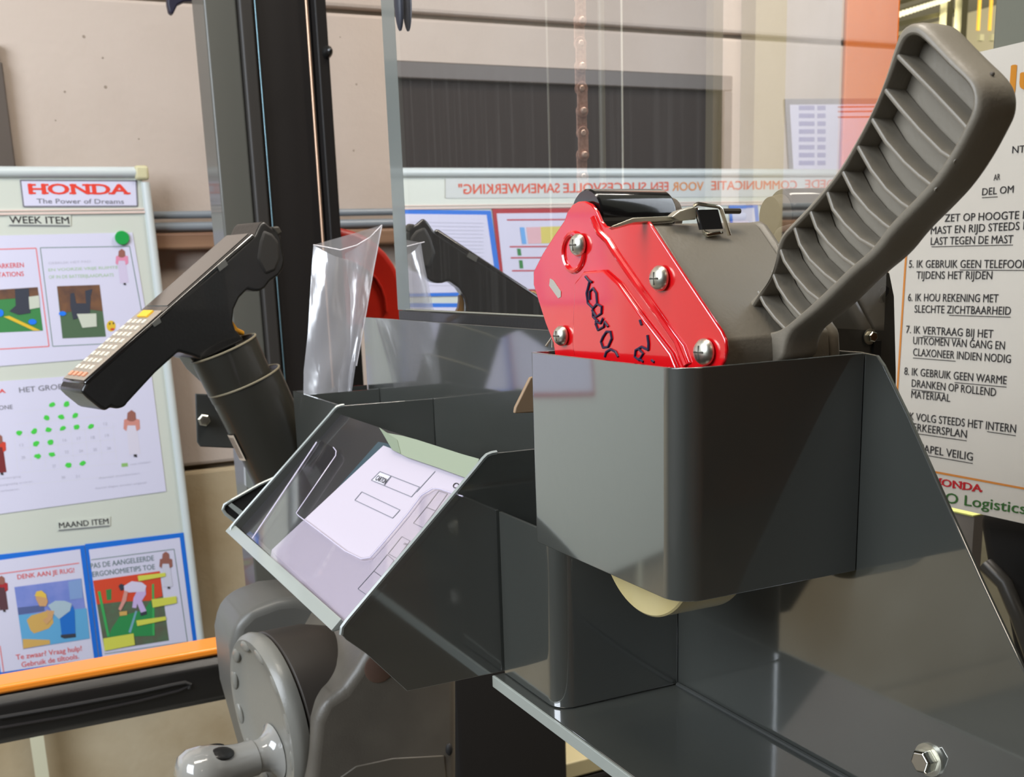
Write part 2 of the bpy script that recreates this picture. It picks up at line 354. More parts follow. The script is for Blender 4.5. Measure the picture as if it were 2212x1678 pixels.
B.poly('printed_legend', [[c2(880, 808), c2(925, 804), c2(928, 830), c2(882, 834)]], .0018, M('legend_green', (140, 186, 110), .8), s)
letters(B, [('niet voldaan', c2(945, 822), c2(1092, 802), 4), ('Aantal incidenten', c2(715, 922), c2(1012, 885), 4.5), ('Aantal dagen zonder ongeval', c2(690, 995), c2(1062, 952), 4.5),
            ('verzorging', c2(0, 925), c2(150, 908), 4.5), ('zorgvuldig ervaren', c2(0, 972), c2(236, 945), 4.5), ('verbeteren', c2(0, 1015), c2(136, 1000), 4.5)], LINEG, s, .0018)
person(B, s, 284, 889, 96, SKIN, M('printed_salmon', (206, 140, 128), .8), M('printed_white_dress', (214, 210, 226), .8), .0018)
person(B, s, -3, 940, 84, SKIN, PRED, M('printed_dark_red', (120, 40, 44), .8), .0018)
# blue framed sheets
def framed(name, label, quad, inner, group, mat=BLUEF, pl=B):
    s = sheet_thing(name, label, 'poster', quad, mat, pl, group=group, th=.0015)
    pl.sheet('paper_insert', inner, PAPER, .0003, s, .0026); return s
s = framed('framed_sheet', 'blue framed sheet about back care with a lifting picture', [(-40, 1202), (182, 1177), (213, 1424), (-10, 1462)], [(-30, 1214), (173, 1186), (203, 1422), (2, 1452), (-2, 1430)], 'blue framed sheets')
outline(B, [(-20, 1242), (171, 1216)], 2, .0034, INKRL, s); outline(B, [(0, 1395), (8, 1452)], 2, .0034, INKRL, s)
letters(B, [('DENK AAN JE RUG!', (38, 1251), (161, 1236), 10), ('Te zwaar? Vraag hulp!', (35, 1425), (177, 1405), 11), ('Gebruik de tiltools.', (47, 1441), (171, 1422), 11)], M('red_print', (222, 96, 96), .8), s, .0034, 1.2)
def c10(x, y): return (x/5.027, 1180+y/5.027)
ph = B.poly('printed_picture', [[(31, 1268), (175, 1249), (194, 1379), (50, 1402)]], .0034, PVIO, s)
def pp(name, pts, mat, off): return B.poly(name, [[c10(*p) for p in pts]], off, mat, ph)
pp('printed_floor', [(200, 745), (940, 670), (975, 1000), (250, 1112)], PLB, .0037)
pp('printed_counter', [(190, 665), (480, 635), (480, 700), (200, 742)], M('printed_slate', (86, 100, 150), .8), .0039)
pp('printed_appliance', [(740, 380), (885, 350), (900, 560), (760, 580)], M('printed_steel_blue', (130, 160, 210), .8), .0038)
pp('printed_crate', [(290, 800), (340, 750), (510, 700), (570, 740), (580, 830), (530, 890), (370, 945), (330, 910)], PTAN, .0041)
pp('printed_crate', [(245, 1005), (540, 1015), (545, 1060), (250, 1112)], PTAN, .0041)
pp('printed_trousers', [(650, 780), (740, 720), (790, 640), (810, 700), (820, 960), (670, 970)], PBLU, .0043)
pp('printed_shoe', [(660, 960), (820, 945), (825, 985), (700, 1000), (660, 985)], PDRK, .0044)
pp('printed_shirt', [(520, 640), (600, 590), (700, 590), (780, 620), (760, 700), (640, 790), (590, 740)], M('printed_grey_shirt', (170, 192, 206), .8), .0045)
pp('printed_head', [(385, 560), (400, 520), (450, 500), (500, 530), (520, 600), (500, 650), (430, 650)], M('printed_skin', (206, 160, 110), .8), .0047)
pp('printed_cap', [(375, 540), (395, 490), (450, 478), (500, 520), (505, 560), (430, 545)], M('printed_helmet', (226, 190, 80), .8), .0049)
pp('printed_arm', [(500, 690), (590, 700), (570, 780), (510, 850), (460, 800), (520, 760)], MATS['printed_skin'], .0047)
person(B, s, 3, 1246, 74, SKIN, M('printed_jacket_red', (170, 44, 50), .8), M('printed_trouser_dark', (90, 56, 64), .8), .0034)
s = framed('framed_sheet', 'blue framed sheet of ergonomics tips at the lower right of the whiteboard', [(183, 1175), (396, 1150), (428, 1400), (217, 1440)], [(192, 1187), (388, 1161), (418, 1396), (223, 1428)], 'blue framed sheets')
outline(B, [(197, 1209), (376, 1186), (405, 1386), (226, 1412)], 1.6, .0034, INKGN, s)
letters(B, [('PAS DE AANGELEERDE', (196, 1228), (333, 1210), 11), ('ERGONOMIETIPS TOE', (200, 1246), (335, 1229), 11)], M('slate_ink', (110, 130, 134), .8), s, .0034, .9)
ph = B.poly('printed_picture', [[(201, 1255), (345, 1234), (365, 1383), (226, 1405)]], .0034, M('printed_moss', (86, 110, 84), .8, noise=40, rgb2=(96, 92, 76)), s)
pp('printed_tarp', [(1010, 372), (1735, 268), (1765, 540), (1620, 590), (1300, 600), (1050, 630)], M('printed_orange_red', (214, 72, 42), .8), .0037)
pp('printed_gate', [(1150, 470), (1210, 462), (1210, 580), (1160, 585)], PGRN, .004)
pp('printed_mat', [(1300, 760), (1560, 690), (1640, 590), (1680, 970), (1170, 985), (1220, 880)], M('printed_leaf', (44, 140, 76), .8), .0039)
pp('printed_post', [(1060, 490), (1090, 485), (1190, 970), (1165, 985)], M('printed_leaf_light', (60, 170, 90), .8), .0042)
pp('printed_post', [(1650, 410), (1672, 405), (1680, 965), (1655, 965)], MATS['printed_leaf_light'], .0042)
pp('printed_walkway', [(1470, 700), (1490, 700), (1420, 940), (1395, 930)], M('printed_sky', (120, 170, 190), .8), .0042)
pp('printed_trousers', [(1500, 460), (1580, 440), (1585, 520), (1540, 590), (1590, 700), (1530, 720), (1490, 620), (1480, 670), (1435, 665), (1450, 560)], M('printed_lavender', (200, 178, 226), .8), .0046)
pp('printed_shirt', [(1345, 430), (1430, 378), (1540, 390), (1590, 430), (1570, 490), (1400, 500), (1350, 480)], M('printed_white_shirt', (214, 208, 232), .8), .0048)
pp('printed_head', [(1285, 430), (1310, 405), (1345, 415), (1345, 470), (1310, 480)], PDRK, .005)
pp('printed_arm', [(1350, 480), (1390, 490), (1370, 590), (1310, 700), (1285, 680), (1320, 600)], M('printed_arm_skin', (214, 150, 140), .8), .005)
pp('printed_shoe', [(1520, 725), (1590, 705), (1595, 735), (1530, 755)], PDRK, .005)
pp('printed_box', [(1295, 710), (1380, 700), (1380, 745), (1300, 755)], PTAN, .005)
for pts in ([(1495, 320), (1795, 285), (1800, 325), (1505, 378)], [(1645, 575), (1915, 540), (1920, 615), (1660, 665)], [(1480, 805), (1800, 760), (1805, 800), (1490, 865)], [(1120, 1000), (1450, 945), (1465, 1070), (1135, 1135)]):
    pp('printed_label', pts, PLIM, .0052)
person(B, s, 358, 1194, 76, SKIN, SKIN, M('printed_pale_dress', (206, 206, 222), .8), .0038)
# things on the part of the board that only the screen's reflection shows
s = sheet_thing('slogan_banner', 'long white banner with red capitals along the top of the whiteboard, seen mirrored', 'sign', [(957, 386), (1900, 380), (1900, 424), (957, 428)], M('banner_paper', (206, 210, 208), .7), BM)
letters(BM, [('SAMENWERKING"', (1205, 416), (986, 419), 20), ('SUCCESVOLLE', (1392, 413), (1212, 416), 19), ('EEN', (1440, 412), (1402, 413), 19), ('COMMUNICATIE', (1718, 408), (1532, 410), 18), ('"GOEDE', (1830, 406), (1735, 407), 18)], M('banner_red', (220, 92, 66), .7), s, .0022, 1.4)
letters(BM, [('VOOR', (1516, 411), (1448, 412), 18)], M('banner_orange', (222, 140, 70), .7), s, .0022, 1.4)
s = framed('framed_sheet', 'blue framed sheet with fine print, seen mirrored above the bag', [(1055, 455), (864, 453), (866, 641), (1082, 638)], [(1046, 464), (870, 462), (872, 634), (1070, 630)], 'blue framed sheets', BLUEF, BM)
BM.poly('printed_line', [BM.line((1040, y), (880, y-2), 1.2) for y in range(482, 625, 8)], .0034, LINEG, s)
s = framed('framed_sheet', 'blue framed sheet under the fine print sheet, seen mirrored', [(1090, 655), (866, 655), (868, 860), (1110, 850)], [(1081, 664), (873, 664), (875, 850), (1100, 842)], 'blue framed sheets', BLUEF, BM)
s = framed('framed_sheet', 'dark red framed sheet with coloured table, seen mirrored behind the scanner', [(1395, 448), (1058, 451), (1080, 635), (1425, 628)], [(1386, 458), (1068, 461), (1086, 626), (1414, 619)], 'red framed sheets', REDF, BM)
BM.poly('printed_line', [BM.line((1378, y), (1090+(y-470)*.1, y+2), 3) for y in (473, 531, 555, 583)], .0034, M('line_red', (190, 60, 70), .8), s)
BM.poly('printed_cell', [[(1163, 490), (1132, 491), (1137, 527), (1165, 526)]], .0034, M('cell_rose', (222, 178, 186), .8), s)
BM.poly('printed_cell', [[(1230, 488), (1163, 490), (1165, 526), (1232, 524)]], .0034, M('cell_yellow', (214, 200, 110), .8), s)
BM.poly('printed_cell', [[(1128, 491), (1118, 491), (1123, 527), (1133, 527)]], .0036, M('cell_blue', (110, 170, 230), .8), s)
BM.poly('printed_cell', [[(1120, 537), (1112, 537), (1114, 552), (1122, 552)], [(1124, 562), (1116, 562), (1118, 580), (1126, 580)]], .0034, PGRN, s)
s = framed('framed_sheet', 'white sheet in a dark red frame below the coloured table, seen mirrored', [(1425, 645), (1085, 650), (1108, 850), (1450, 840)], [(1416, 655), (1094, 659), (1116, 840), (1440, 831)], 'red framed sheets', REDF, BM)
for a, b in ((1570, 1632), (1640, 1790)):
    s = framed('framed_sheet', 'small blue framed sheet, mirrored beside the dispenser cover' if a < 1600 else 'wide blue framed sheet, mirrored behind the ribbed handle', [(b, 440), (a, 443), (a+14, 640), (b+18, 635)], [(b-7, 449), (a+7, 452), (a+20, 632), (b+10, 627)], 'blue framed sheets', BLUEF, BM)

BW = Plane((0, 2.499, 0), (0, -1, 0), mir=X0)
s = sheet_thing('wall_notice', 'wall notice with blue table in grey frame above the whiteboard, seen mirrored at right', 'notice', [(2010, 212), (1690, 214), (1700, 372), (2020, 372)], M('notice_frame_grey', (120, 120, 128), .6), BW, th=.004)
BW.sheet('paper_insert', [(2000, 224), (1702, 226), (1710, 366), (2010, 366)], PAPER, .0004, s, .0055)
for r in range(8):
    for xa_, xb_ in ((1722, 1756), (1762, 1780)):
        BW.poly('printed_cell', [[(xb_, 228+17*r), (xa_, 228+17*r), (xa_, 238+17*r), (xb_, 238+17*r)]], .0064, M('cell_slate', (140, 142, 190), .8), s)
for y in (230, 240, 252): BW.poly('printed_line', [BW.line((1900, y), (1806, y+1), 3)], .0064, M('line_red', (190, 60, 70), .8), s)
for (x, y, r_) in [(228, 188, 3.2), (181, 79, 3), (222, 125, 2), (437, 81, 3), (140, 198, 2.2), (770, 182, 2.2), (764, 325, 2.2), (300, 300, 1.6), (120, 260, 1.6), (735, 80, 1.6)]:
    c = at(x, y, 'Y', 2.4998); MB().lathe(c, (0, -1, 0), [(0, r_*.00105), (.0003, r_*.0009)], 9).build('chip_mark', M('chip_shade', (150, 136, 122), .9), wb, smooth=False)

# ================================================================== TRUCK MAST AND OTHER TRUCK PIECES BEHIND
YM = 1.8
mast = thing('lift_mast', 'tall dark steel mast channel standing behind the plastic bag and scanner', 'mast', (.47, 1.85, 0))
def xm(px, y=YM): return at(px, 300, 'Y', y).x
DG = M('mast_grey_paint', (84, 84, 78), .42, coat=.3); DK = M('mast_black_paint', (26, 22, 20), .5)
xs = [xm(466), xm(536), xm(566), xm(668), xm(690), xm(716)]
MB().prism([(xs[0], YM, 0), (xs[1], YM, 0), (xs[1], YM+.09, 0), (xs[0], YM+.09, 0)], (0, 0, 3.4)).build('outer_channel', DG, mast, bev=.004)
MB().prism([(xs[1], YM-.012, 0), (xs[2], YM-.012, 0), (xs[2], YM+.09, 0), (xs[1]+.001, YM+.09, 0)], (0, 0, 3.4)).build('channel_flange', M('mast_dark_grey', (48, 45, 42), .5), mast, bev=.004)
MB().box((xs[2]+.001, YM, 0), (xs[4], YM+.1, 3.4)).build('inner_channel', DK, mast, bev=.003)
MB().box((xs[4]+.001, YM-.02, 0), (xs[5], YM+.1, 3.4)).build('channel_flange', DK, mast, bev=.003)
MB().tube((xs[2]+.002, YM-.016, 0), (xs[2]+.002, YM-.016, 3.4), .0012).build('edge_highlight', M('blue_highlight', (120, 150, 160), .3, metal=.8), mast)  # bluish highlight on the channel edge, drawn as a thin metallic tube
q = at(690, 300, 'Y', 1.77)
tag(MB().tube((q.x-.006, 1.77, 0), (q.x-.006, 1.77, 3.4), .0022).build('lift_cable', M('copper_cable', (216, 178, 150), .35, metal=.6)), 'thin copper coloured cable running down the front of the mast', 'cable')
q = at(706, 113, 'Y', 1.78)
MB().ball(q, (.008, 0, 0), (0, .02, 0), (0, 0, .010)).build('cable_stop', BLACK, mast)
# black mast cover behind the clear screen
cx0, cx1 = at(868, 300, 'Y', 1.5).x, at(1530, 250, 'Y', 1.5).x
cov = thing('mast_cover', 'flat black mast cover plate seen dimly through the clear screen', 'cover', (.85, 1.5, 0))
MB().box((cx0, 1.5, 1.36), (cx1, 1.53, 3.2)).build('cover_plate', BLACKM, cov, smooth=False, bev=.004)
MB().box((cx1-.006, 1.48, 1.36), (cx1+.012, 1.499, 3.2)).build('cover_edge', M('olive_edge', (120, 112, 90), .5), cov, smooth=False)
# lift chain
ch = thing('lift_chain', 'rusty brown leaf chain hanging vertically behind the clear screen', 'chain', (.586, 1.0, 1.3))
RUST = M('rusty_chain', (216, 170, 150), .5, metal=.1, noise=300, rgb2=(176, 128, 108))
cb = at(1260, 300, 'Y', 1.0)
for i in range(24):
    z = 1.50+i*.0212; c = V((cb.x+.0006*(math.sin(i*.9)), 1.0+(.0026 if i % 2 else 0), z))
    pts = []
    for k in range(13):
        t = -math.pi*.14+math.pi*1.28*k/12; pts.append(c+V((.0064*math.cos(t), 0, .0106+.0064*math.sin(t))))
    for k in range(13):
        t = math.pi-math.pi*.14+math.pi*1.28*k/12; pts.append(c+V((.0064*math.cos(t), 0, -.0106+.0064*math.sin(t))))
    l = MB().prism(pts, (0, .0022, 0)).build('chain_link', RUST, ch, bev=.0005)
    MB().lathe(c+V((0, -.0035, -.0106)), (0, 1, 0), [(0, .0022), (.001, .0032), (.008, .0032)], 12).build('pin', M('chain_pin', (240, 205, 186), .4, metal=.3), l)
for px, xx, c_ in ((1184, 0, 150), (1300, 0, 120), (1344, 0, 230)):
    q = at(px, 200, 'Y', 1.2)
    tag(MB().tube((q.x, 1.2, 1.0), (q.x, 1.2, 3.2), .0012 if c_ > 140 else .004).build('hanging_wire', M('pale_wire_%s' % ('bright' if c_ > 200 else 'dim' if c_ > 140 else 'dark'), (c_, c_, c_-12), .4)),
        {1184: 'thin dim vertical wire left of the lift chain', 1300: 'grey vertical hose just right of the lift chain', 1344: 'bright thin vertical wire right of the lift chain'}[px], 'wire', 'wires behind the screen')
# perforated rack upright
ux0, ux1 = at(1534, 100, 'Y', 1.9).x, at(1557, 100, 'Y', 1.9).x
up_ = thing('perforated_upright', 'pale grey perforated rack upright seen through the clear screen', 'upright', ((ux0+ux1)/2, 1.9, 0))
MB().box((ux0, 1.9, 0), (ux1, 1.905, 3.2)).box((ux1-.004, 1.905, 0), (ux1, 1.93, 3.2)).build('channel', M('galvanised', (205, 214, 212), .5), up_, smooth=False)
for i in range(40):
    z = 1.55+i*.0235
    MB().lathe(((ux0+ux1)/2, 1.8985, z), (0, 1, 0), [(0, .0026), (.002, .0026)], 10).build('punched_hole', BLACKM, up_, smooth=False)
# red rounded hood
YH = 1.96
hd = thing('red_hood', 'rounded red plastic hood behind the clear bag beside the mast', 'hood', (.55, 2.0, 1.2))
RP = M('red_hood_plastic', (214, 42, 22), .4, noise=6, rgb2=(190, 34, 20))
c = at(725, 690, 'Y', YH); rr = at(880, 690, 'Y', YH).x-c.x
pts = []
for k in range(19):
    t = math.pi*k/18; pts.append(V((c.x+rr*math.cos(t)*1.0, YH, c.z+.01+ (at(725, 502, 'Y', YH).z-c.z)*math.sin(t)**.85)))
pts += [V((c.x-rr, YH, c.z-.02)), V((c.x+rr, YH, c.z-.02))]
MB().prism(pts, (0, .08, 0)).build('hood_shell', RP, hd, bev=.012, seg=4)
MB().path([V((c.x+rr*.7*math.cos(t), YH-.003, c.z+.01+.10*math.sin(t)**.85)) for t in [math.pi*k/16 for k in range(17)]], .003, 8).build('hood_rib', RP, hd)
# hooks at the top of the frame
q = at(375, 4, 'Y', 2.2); p2 = [(362, -60), (362, 8), (366, 26), (374, 31), (384, 10), (398, 3), (440, 1), (440, -60)]
MB().box((c.x-.05, YH+.01, 0), (c.x+.05, YH+.06, c.z-.01)).build('hood_stand', BLACKM, hd, smooth=False)
tag(MB().prism([at(x, y, 'Y', 2.2) for x, y in p2], (0, .02, 0)).build('wall_hook', M('navy_plastic', (34, 32, 52), .5), bev=.003), 'dark navy plastic hook at the top of the wall left of the mast', 'hook')

# truck beam, lower left
beam = thing('guard_beam', 'black padded truck beam with bright orange top edge at lower left', 'beam', (.1, 1.5, .95))
YE = 1.46
za, zb_, zc = at(250, 1434, 'Y', YE).z, at(250, 1456, 'Y', YE).z, at(250, 1562, 'Y', YE).z
x_l, x_r = -.32, at(560, 1440, 'Y', YE).x
MB().box((x_l, YE, zb_), (x_r, YE+.05, za-.002)).build('orange_cap', ORANGE, beam, bev=.004)
prof = [(YE+.004, zb_-.0005), (YE-.006, zb_-.012), (YE-.008, (zb_+zc)/2), (YE-.004, zc+.01), (YE+.006, zc), (YE+.05, zc), (YE+.05, zb_-.0005)]
MB().prism([V((x_l, y, z)) for y, z in prof], (x_r-x_l, 0, 0)).build('padding', BLACK, beam, bev=.003)
gl = [(0, 1572), (150, 1546), (300, 1514), (385, 1492), (408, 1482), (412, 1474), (398, 1474), (370, 1483)]
MB().path([at(x, y, 'Y', YE-.0085) for x, y in gl[:5]], .0022, 8).build('groove_lip', M('groove_lip_black', (34, 32, 32), .3), beam)
MB().path([at(x, y, 'Y', YE-.0085) for x, y in [(0, 1550), (150, 1524), (300, 1496), (370, 1480), (400, 1474), (411, 1478), (408, 1487)]], .003, 8).build('groove_lip', BLACKM, beam)
struct(MB().box((xm(566, 1.9), 1.95, 0), (xs[5], 1.96, 1.2)).build('trim_4', DK)) if False else None

# steering console
con = thing('steering_console', 'smooth warm grey steering console under the document holder', 'console', (.42, 1.3, .9))
def puff(name, pts, yv, dep, mat, parent, bev, seg=6, X=None):
    return MB().prism([at(x, y, 'Y', yv) for x, y in pts], (0, dep, 0)).build(name, mat, parent, bev=bev, seg=seg, ang=20)
puff('console_body', [(800, 1395), (850, 1410), (930, 1440), (990, 1455), (990, 1900), (620, 1900), (640, 1790), (665, 1720), (672, 1640), (680, 1560), (700, 1515), (740, 1490), (768, 1450)], .99, .20, GREYC, con, .030, 8)
puff('lower_cover', [(960, 1632), (850, 1638), (770, 1655), (720, 1690), (700, 1900), (980, 1900)], .9885, .1, M('console_dark_grey', (92, 86, 76), .45), con, .001, 2)
MB().lathe(at(820, 1443, 'Y', .9885), (0, 1, 0), [(0, .014), (.001, .016), (.004, .014)], 28).build('key_plug', M('copper_ring', (120, 96, 84), .4, metal=.5), con)
q = at(970, 1618, 'Y', .990); MB().ball(q, (.004, 0, 0), (0, .004, 0), (0, 0, .007)).build('rubber_plug', BLACKM, con)
# wheel
ax = V((-.99, -.13, -.05)).normalized(); wc = at(576, 1548, 'Y', 1.09); RW = .093
A_ = ax.cross(V((0, 1, 0))).normalized(); B_ = ax.cross(A_).normalized()
wh = MB().lathe(wc-ax*.02, ax, [(.008, RW*.93), (.0085, RW*.975), (.016, RW), (.022, RW*.985), (.027, RW*.94), (.0265, RW*.86), (.022, RW*.78), (.020, RW*.5), (.0205, .001)], 72).build('steering_wheel', M('wheel_grey', (132, 130, 122), .3, bump=(400, .08)), con); wh['label'] = 'round lighter grey steering wheel'
for k in range(12):
    t = 2*math.pi*k/12+.26; d = A_*math.cos(t)+B_*math.sin(t); tt = ax.cross(d)
    MB().ball(wc+d*RW*.865+ax*.0045, d*.0075, tt*.0140, ax*.0036).build('finger_dimple', MATS['wheel_grey'], wh)
kq = at(588, 1624, 'Y', 1.075)
kc = wc + ax*.003 + (kq-wc - ax*(kq-wc).dot(ax))
kp = [(0, .031), (.003, .025), (.008, .0205), (.014, .018), (.021, .0180), (.022, .0192), (.040, .0198), (.052, .0222), (.066, .0268), (.078, .0290), (.090, .0286), (.099, .024), (.104, .015), (.1055, .001)]
KA = V((-.985, -.17, -.01)).normalized()
kn = MB().lathe(kc, KA, kp, 40).build('spinner_knob', M('glossy_grey', (150, 148, 142), .12, coat=1), wh)
MB().lathe(kc+KA*.0200, KA, [(0, .0176), (.0012, .0182), (.0024, .0180)], 32).build('knob_gap', BLACKM, wh)
for t in (.6, 2.4, 4.2, 5.5):
    a = KA.normalized(); e1 = a.cross(V((0, 0, 1))).normalized(); e2 = a.cross(e1)
    d = e1*math.cos(t)+e2*math.sin(t); MB().ball(kc+a*.060+d*.0242, a*.013+d*.0022, a.cross(d)*.009, d*.0022).build('grip_patch', BLACK, wh)
# hood behind wheel
puff('wheel_shroud', [(498, 1400), (508, 1350), (540, 1318), (600, 1296), (640, 1292), (720, 1310), (790, 1390), (760, 1460), (690, 1520), (660, 1700), (560, 1700), (510, 1520)], 1.17, .10, M('shroud_grey', (96, 95, 90), .4), con, .02, 6)
MB().lathe(wc-ax*.0205, ax, [(-.085, RW*.55), (-.080, RW*.70), (-.066, RW*.85), (-.040, RW*.94), (.005, RW*.975), (.007, RW*.95), (.0075, RW*.9)], 64).build('column_collar', M('collar_shaded_grey', (62, 56, 50), .5), con)  # shade on the collar's side is put into its darker grey
# black truck body to the right of the console
tb = thing('truck_body', 'black truck bodywork below the bracket, right of the steering console', 'truck body', (.7, 1.5, 0))
q0, q1 = at(985, 1600, 'Y', 1.45).x, at(1228, 1660, 'Y', 1.45).x
MB().box((q0, 1.45, 0), (q1, 1.75, 1.32)).build('body_panel', BLACKM, tb, smooth=False, bev=.01)
MB().box((q1+.001, 1.5, 0), (q1+.7, 1.7, at(1260, 1675, 'Y', 1.5).z)).build('body_panel', BLACKM, tb, smooth=False, bev=.01)
z_ = at(1260, 1640, 'Y', 1.5).z
MB().box((q1+.002, 1.5, z_-.03), (q1+.6, 1.6, z_)).build('body_strip', M('cream_strip', (196, 186, 146), .5), tb, smooth=False, bev=.003)

# ================================================================== SCANNER AND ITS HOLDER
YS = 1.22; th_ = math.radians(18)
hW = V((math.cos(th_), math.sin(th_), 0)); nW = V((math.sin(th_), -math.cos(th_), 0))      # long-axis heading and near-side normal
SP = V((.2, YS-.03, 1.5))
def sp(x, y): return atp(x, y, SP, nW)
hold = thing('scanner_holder', 'slanted black tube holder with barcode sticker carrying the hand scanner', 'holder', (.28, YS, 1.3))
OB = M('olive_black_plastic', (34, 32, 25), .45, coat=.2)
ctr = lambda x, y: at(x, y, 'Y', YS)
axd = (ctr(600, 1000)-ctr(482, 752)).normalized(); pt = ctr(482, 752)
def tubeth(name, p, a0, a1, r0, r1, wall, mat, parent):
    return MB().lathe(p, axd, [(a0+.004, r0-wall), (a0, r0-wall*.4), (a0, r0), (a1, r1), (a1, r1-.001)], 48).build(name, mat, parent)
tubeth('tube_cup', pt, .0, .052, .0385, .0375, .004, OB, hold)
p2_ = ctr(527, 822)
tubeth('tube_sleeve', p2_, .0, .17, .0425, .040, .004, OB, hold)
for p, r in ((pt, .0385), (p2_, .0425)):
    e1 = axd.orthogonal().normalized(); e2 = axd.cross(e1)
    ring = [p+(e1*math.cos(2*math.pi*k/40)+e2*math.sin(2*math.pi*k/40))*r for k in range(41)]
    MB().path(ring, .0012, 6).build('tube_rim', M('worn_rim', (120, 112, 92), .4), hold)
e_n = axd.cross(V((0, 1, 0))).normalized()
if e_n.x > 0: e_n = -e_n
sq = MB(); r_ = .0432
def tubp(s_, phi, r=r_): return p2_ + axd*s_ + (e_n*math.cos(phi)+V((0, -1, 0))*math.sin(phi))*r
n = 8; grid = [[tubp(.047+.032*j, -.02+.42*i/n) for i in range(n+1)] for j in (0, 1)]
for i in range(n): sq.poly([grid[0][i], grid[0][i+1], grid[1][i+1], grid[1][i]])
st = sq.build('barcode_sticker', M('sticker_paper', (196, 180, 160), .7), hold); st['label'] = 'pale barcode sticker'
sq = MB()
for i in range(9):
    a = .04+.036*i; wd = .010 if i % 3 else .018
    sq.poly([tubp(.050, a, .0434), tubp(.050, a+wd, .0434), tubp(.076, a+wd, .0434), tubp(.076, a, .0434)])
sq.build('barcode_bar', INKRL if False else M('bar_ink', (110, 90, 80), .8), st, smooth=False)
bk = MB().prism([at(x, y, 'Y', 1.30) for x, y in [(422, 850), (470, 852), (560, 860), (600, 940), (600, 975), (500, 968), (433, 965), (426, 955)]], (0, .004, 0)).build('mounting_plate', M('dark_plate', (66, 67, 64), .5), hold, bev=.0015)
MB().lathe(at(440, 907, 'Y', 1.299), (0, -1, 0), [(0, .0075), (.003, .0075), (.004, .006), (.007, .006), (.0075, .004)], 6).build('hex_bolt', ZINC, bk, smooth=False)
MB().prism([at(x, y, 'Y', 1.29) for x, y in [(530, 1010), (552, 1040), (545, 1060), (532, 1050)]], (0, .01, 0)).build('support_bar', STEELE, hold)

scn = thing('barcode_scanner', 'black pistol grip barcode scanner with keypad resting in the tube holder', 'scanner', sp(450, 740))
ddir = -nW*.058                                 # body width, away from the near side
topl = [(190, 829), (349, 683), (420, 622), (489, 562), (554, 505), (563, 486)]
body = [(186, 826), (349, 680), (489, 564), (552, 508), (562, 486), (570, 476), (584, 489), (598, 496), (608, 510), (611, 534), (617, 560), (612, 582), (602, 596), (584, 608), (574, 622), (563, 629), (550, 629), (536, 625),
        (518, 644), (507, 668), (504, 695), (510, 712), (527, 727), (560, 790), (520, 830), (450, 800), (432, 786), (417, 769), (387, 760), (337, 805), (277, 870), (271, 879), (253, 884), (241, 879), (229, 888), (217, 882), (190, 860), (176, 846)]
main = body[:22]+[(530, 735), (438, 778), (417, 769), (387, 760)]+body[29:]
MB().prism([sp(x, y) for x, y in main], ddir).build('scanner_body', M('scanner_black', (20, 19, 18), .35, coat=.3, bump=(300, .1)), scn, bev=.004, seg=4, ang=25)
MB().prism([sp(x, y)-nW*.014 for x, y in [(498, 655), (499, 690), (506, 716), (545, 765), (580, 830), (520, 870), (445, 800), (425, 770), (470, 740)]], -nW*.032).build('pistol_grip', BLACK, scn, bev=.010, seg=5)
yy = [(507, 664), (505, 680), (508, 700), (520, 716), (545, 726), (546, 716), (530, 708), (519, 692), (515, 675), (513, 660)]
MB().prism([sp(x+2, y)-nW*.018 for x, y in yy], -nW*.024).build('trigger', M('amber_trigger', (206, 142, 24), .4), scn, bev=.002)
MB().prism([sp(x, y)+nW*.001 for x, y in [(566, 490), (590, 500), (606, 520), (610, 560), (598, 590), (570, 600), (550, 560), (556, 520)]], ddir-nW*.002).build('rubber_bumper', M('bumper_rubber', (34, 32, 29), .6), scn, bev=.006, seg=4)
MB().prism([sp(x, y)+nW*.0008 for x, y in [(588, 490), (602, 488), (610, 502), (600, 510)]], ddir-nW*.0016).build('antenna_stub', M('antenna_rubber', (50, 46, 38), .6), scn, bev=.002)
# face with keypad: local frame on the upper side
f0, f1 = sp(190, 829), sp(552, 506); Ld = (f1-f0).normalized(); Wd = ddir.normalized(); Nf = Ld.cross(Wd).normalized()
if Nf.z < 0: Nf = -Nf
Lf = (f1-f0).length
def fp(t, s, h=0): return f0 + Ld*(t*Lf) + Wd*(s*.058) + Nf*h
def plate(name, t0, t1, s0, s1, h0, h1, mat, parent, bev=0):
    b = MB().prism([fp(t0, s0, h0), fp(t1, s0, h0), fp(t1, s1, h0), fp(t0, s1, h0)], Nf*(h1-h0)); return b.build(name, mat, parent, bev=bev, seg=2)
face = plate('front_bezel', -.01, .995, .0, 1.0, -.003, .0035, BLACKG, scn, .0025)
kb = plate('keypad_plate', .0, .445, .06, .92, .0036, .0048, M('keypad_beige', (150, 138, 124), .5), scn, .0006)
plate('display_glass', .48, .985, .10, .90, .0036, .0042, M('display_glass_mat', (60, 56, 52), .03, metal=.35, coat=1, cior=2.6), scn)
KEY = M('key_white', (206, 200, 186), .35); KEYO = M('key_orange', (214, 150, 120), .4)
def keyo(t0, t1, s0, s1, mat):
    return MB().prism([fp(t0, s0, .0049), fp(t1, s0, .0049), fp(t1, s1, .0049), fp(t0, s1, .0049)], Nf*.0016).build('key', mat, kb, smooth=False)
for r in range(9):
    for k in range(4):
        keyo(.018+.042*r, .040+.042*r, .15+.19*k, .255+.19*k, KEYO if r == 0 else KEY)
MB().prism([fp(.395, .30, .0049), fp(.435, .30, .0049), fp(.435, .68, .0049), fp(.395, .68, .0049)], Nf*.002).build('navigation_key', M('key_amber', (226, 180, 50), .4), kb)
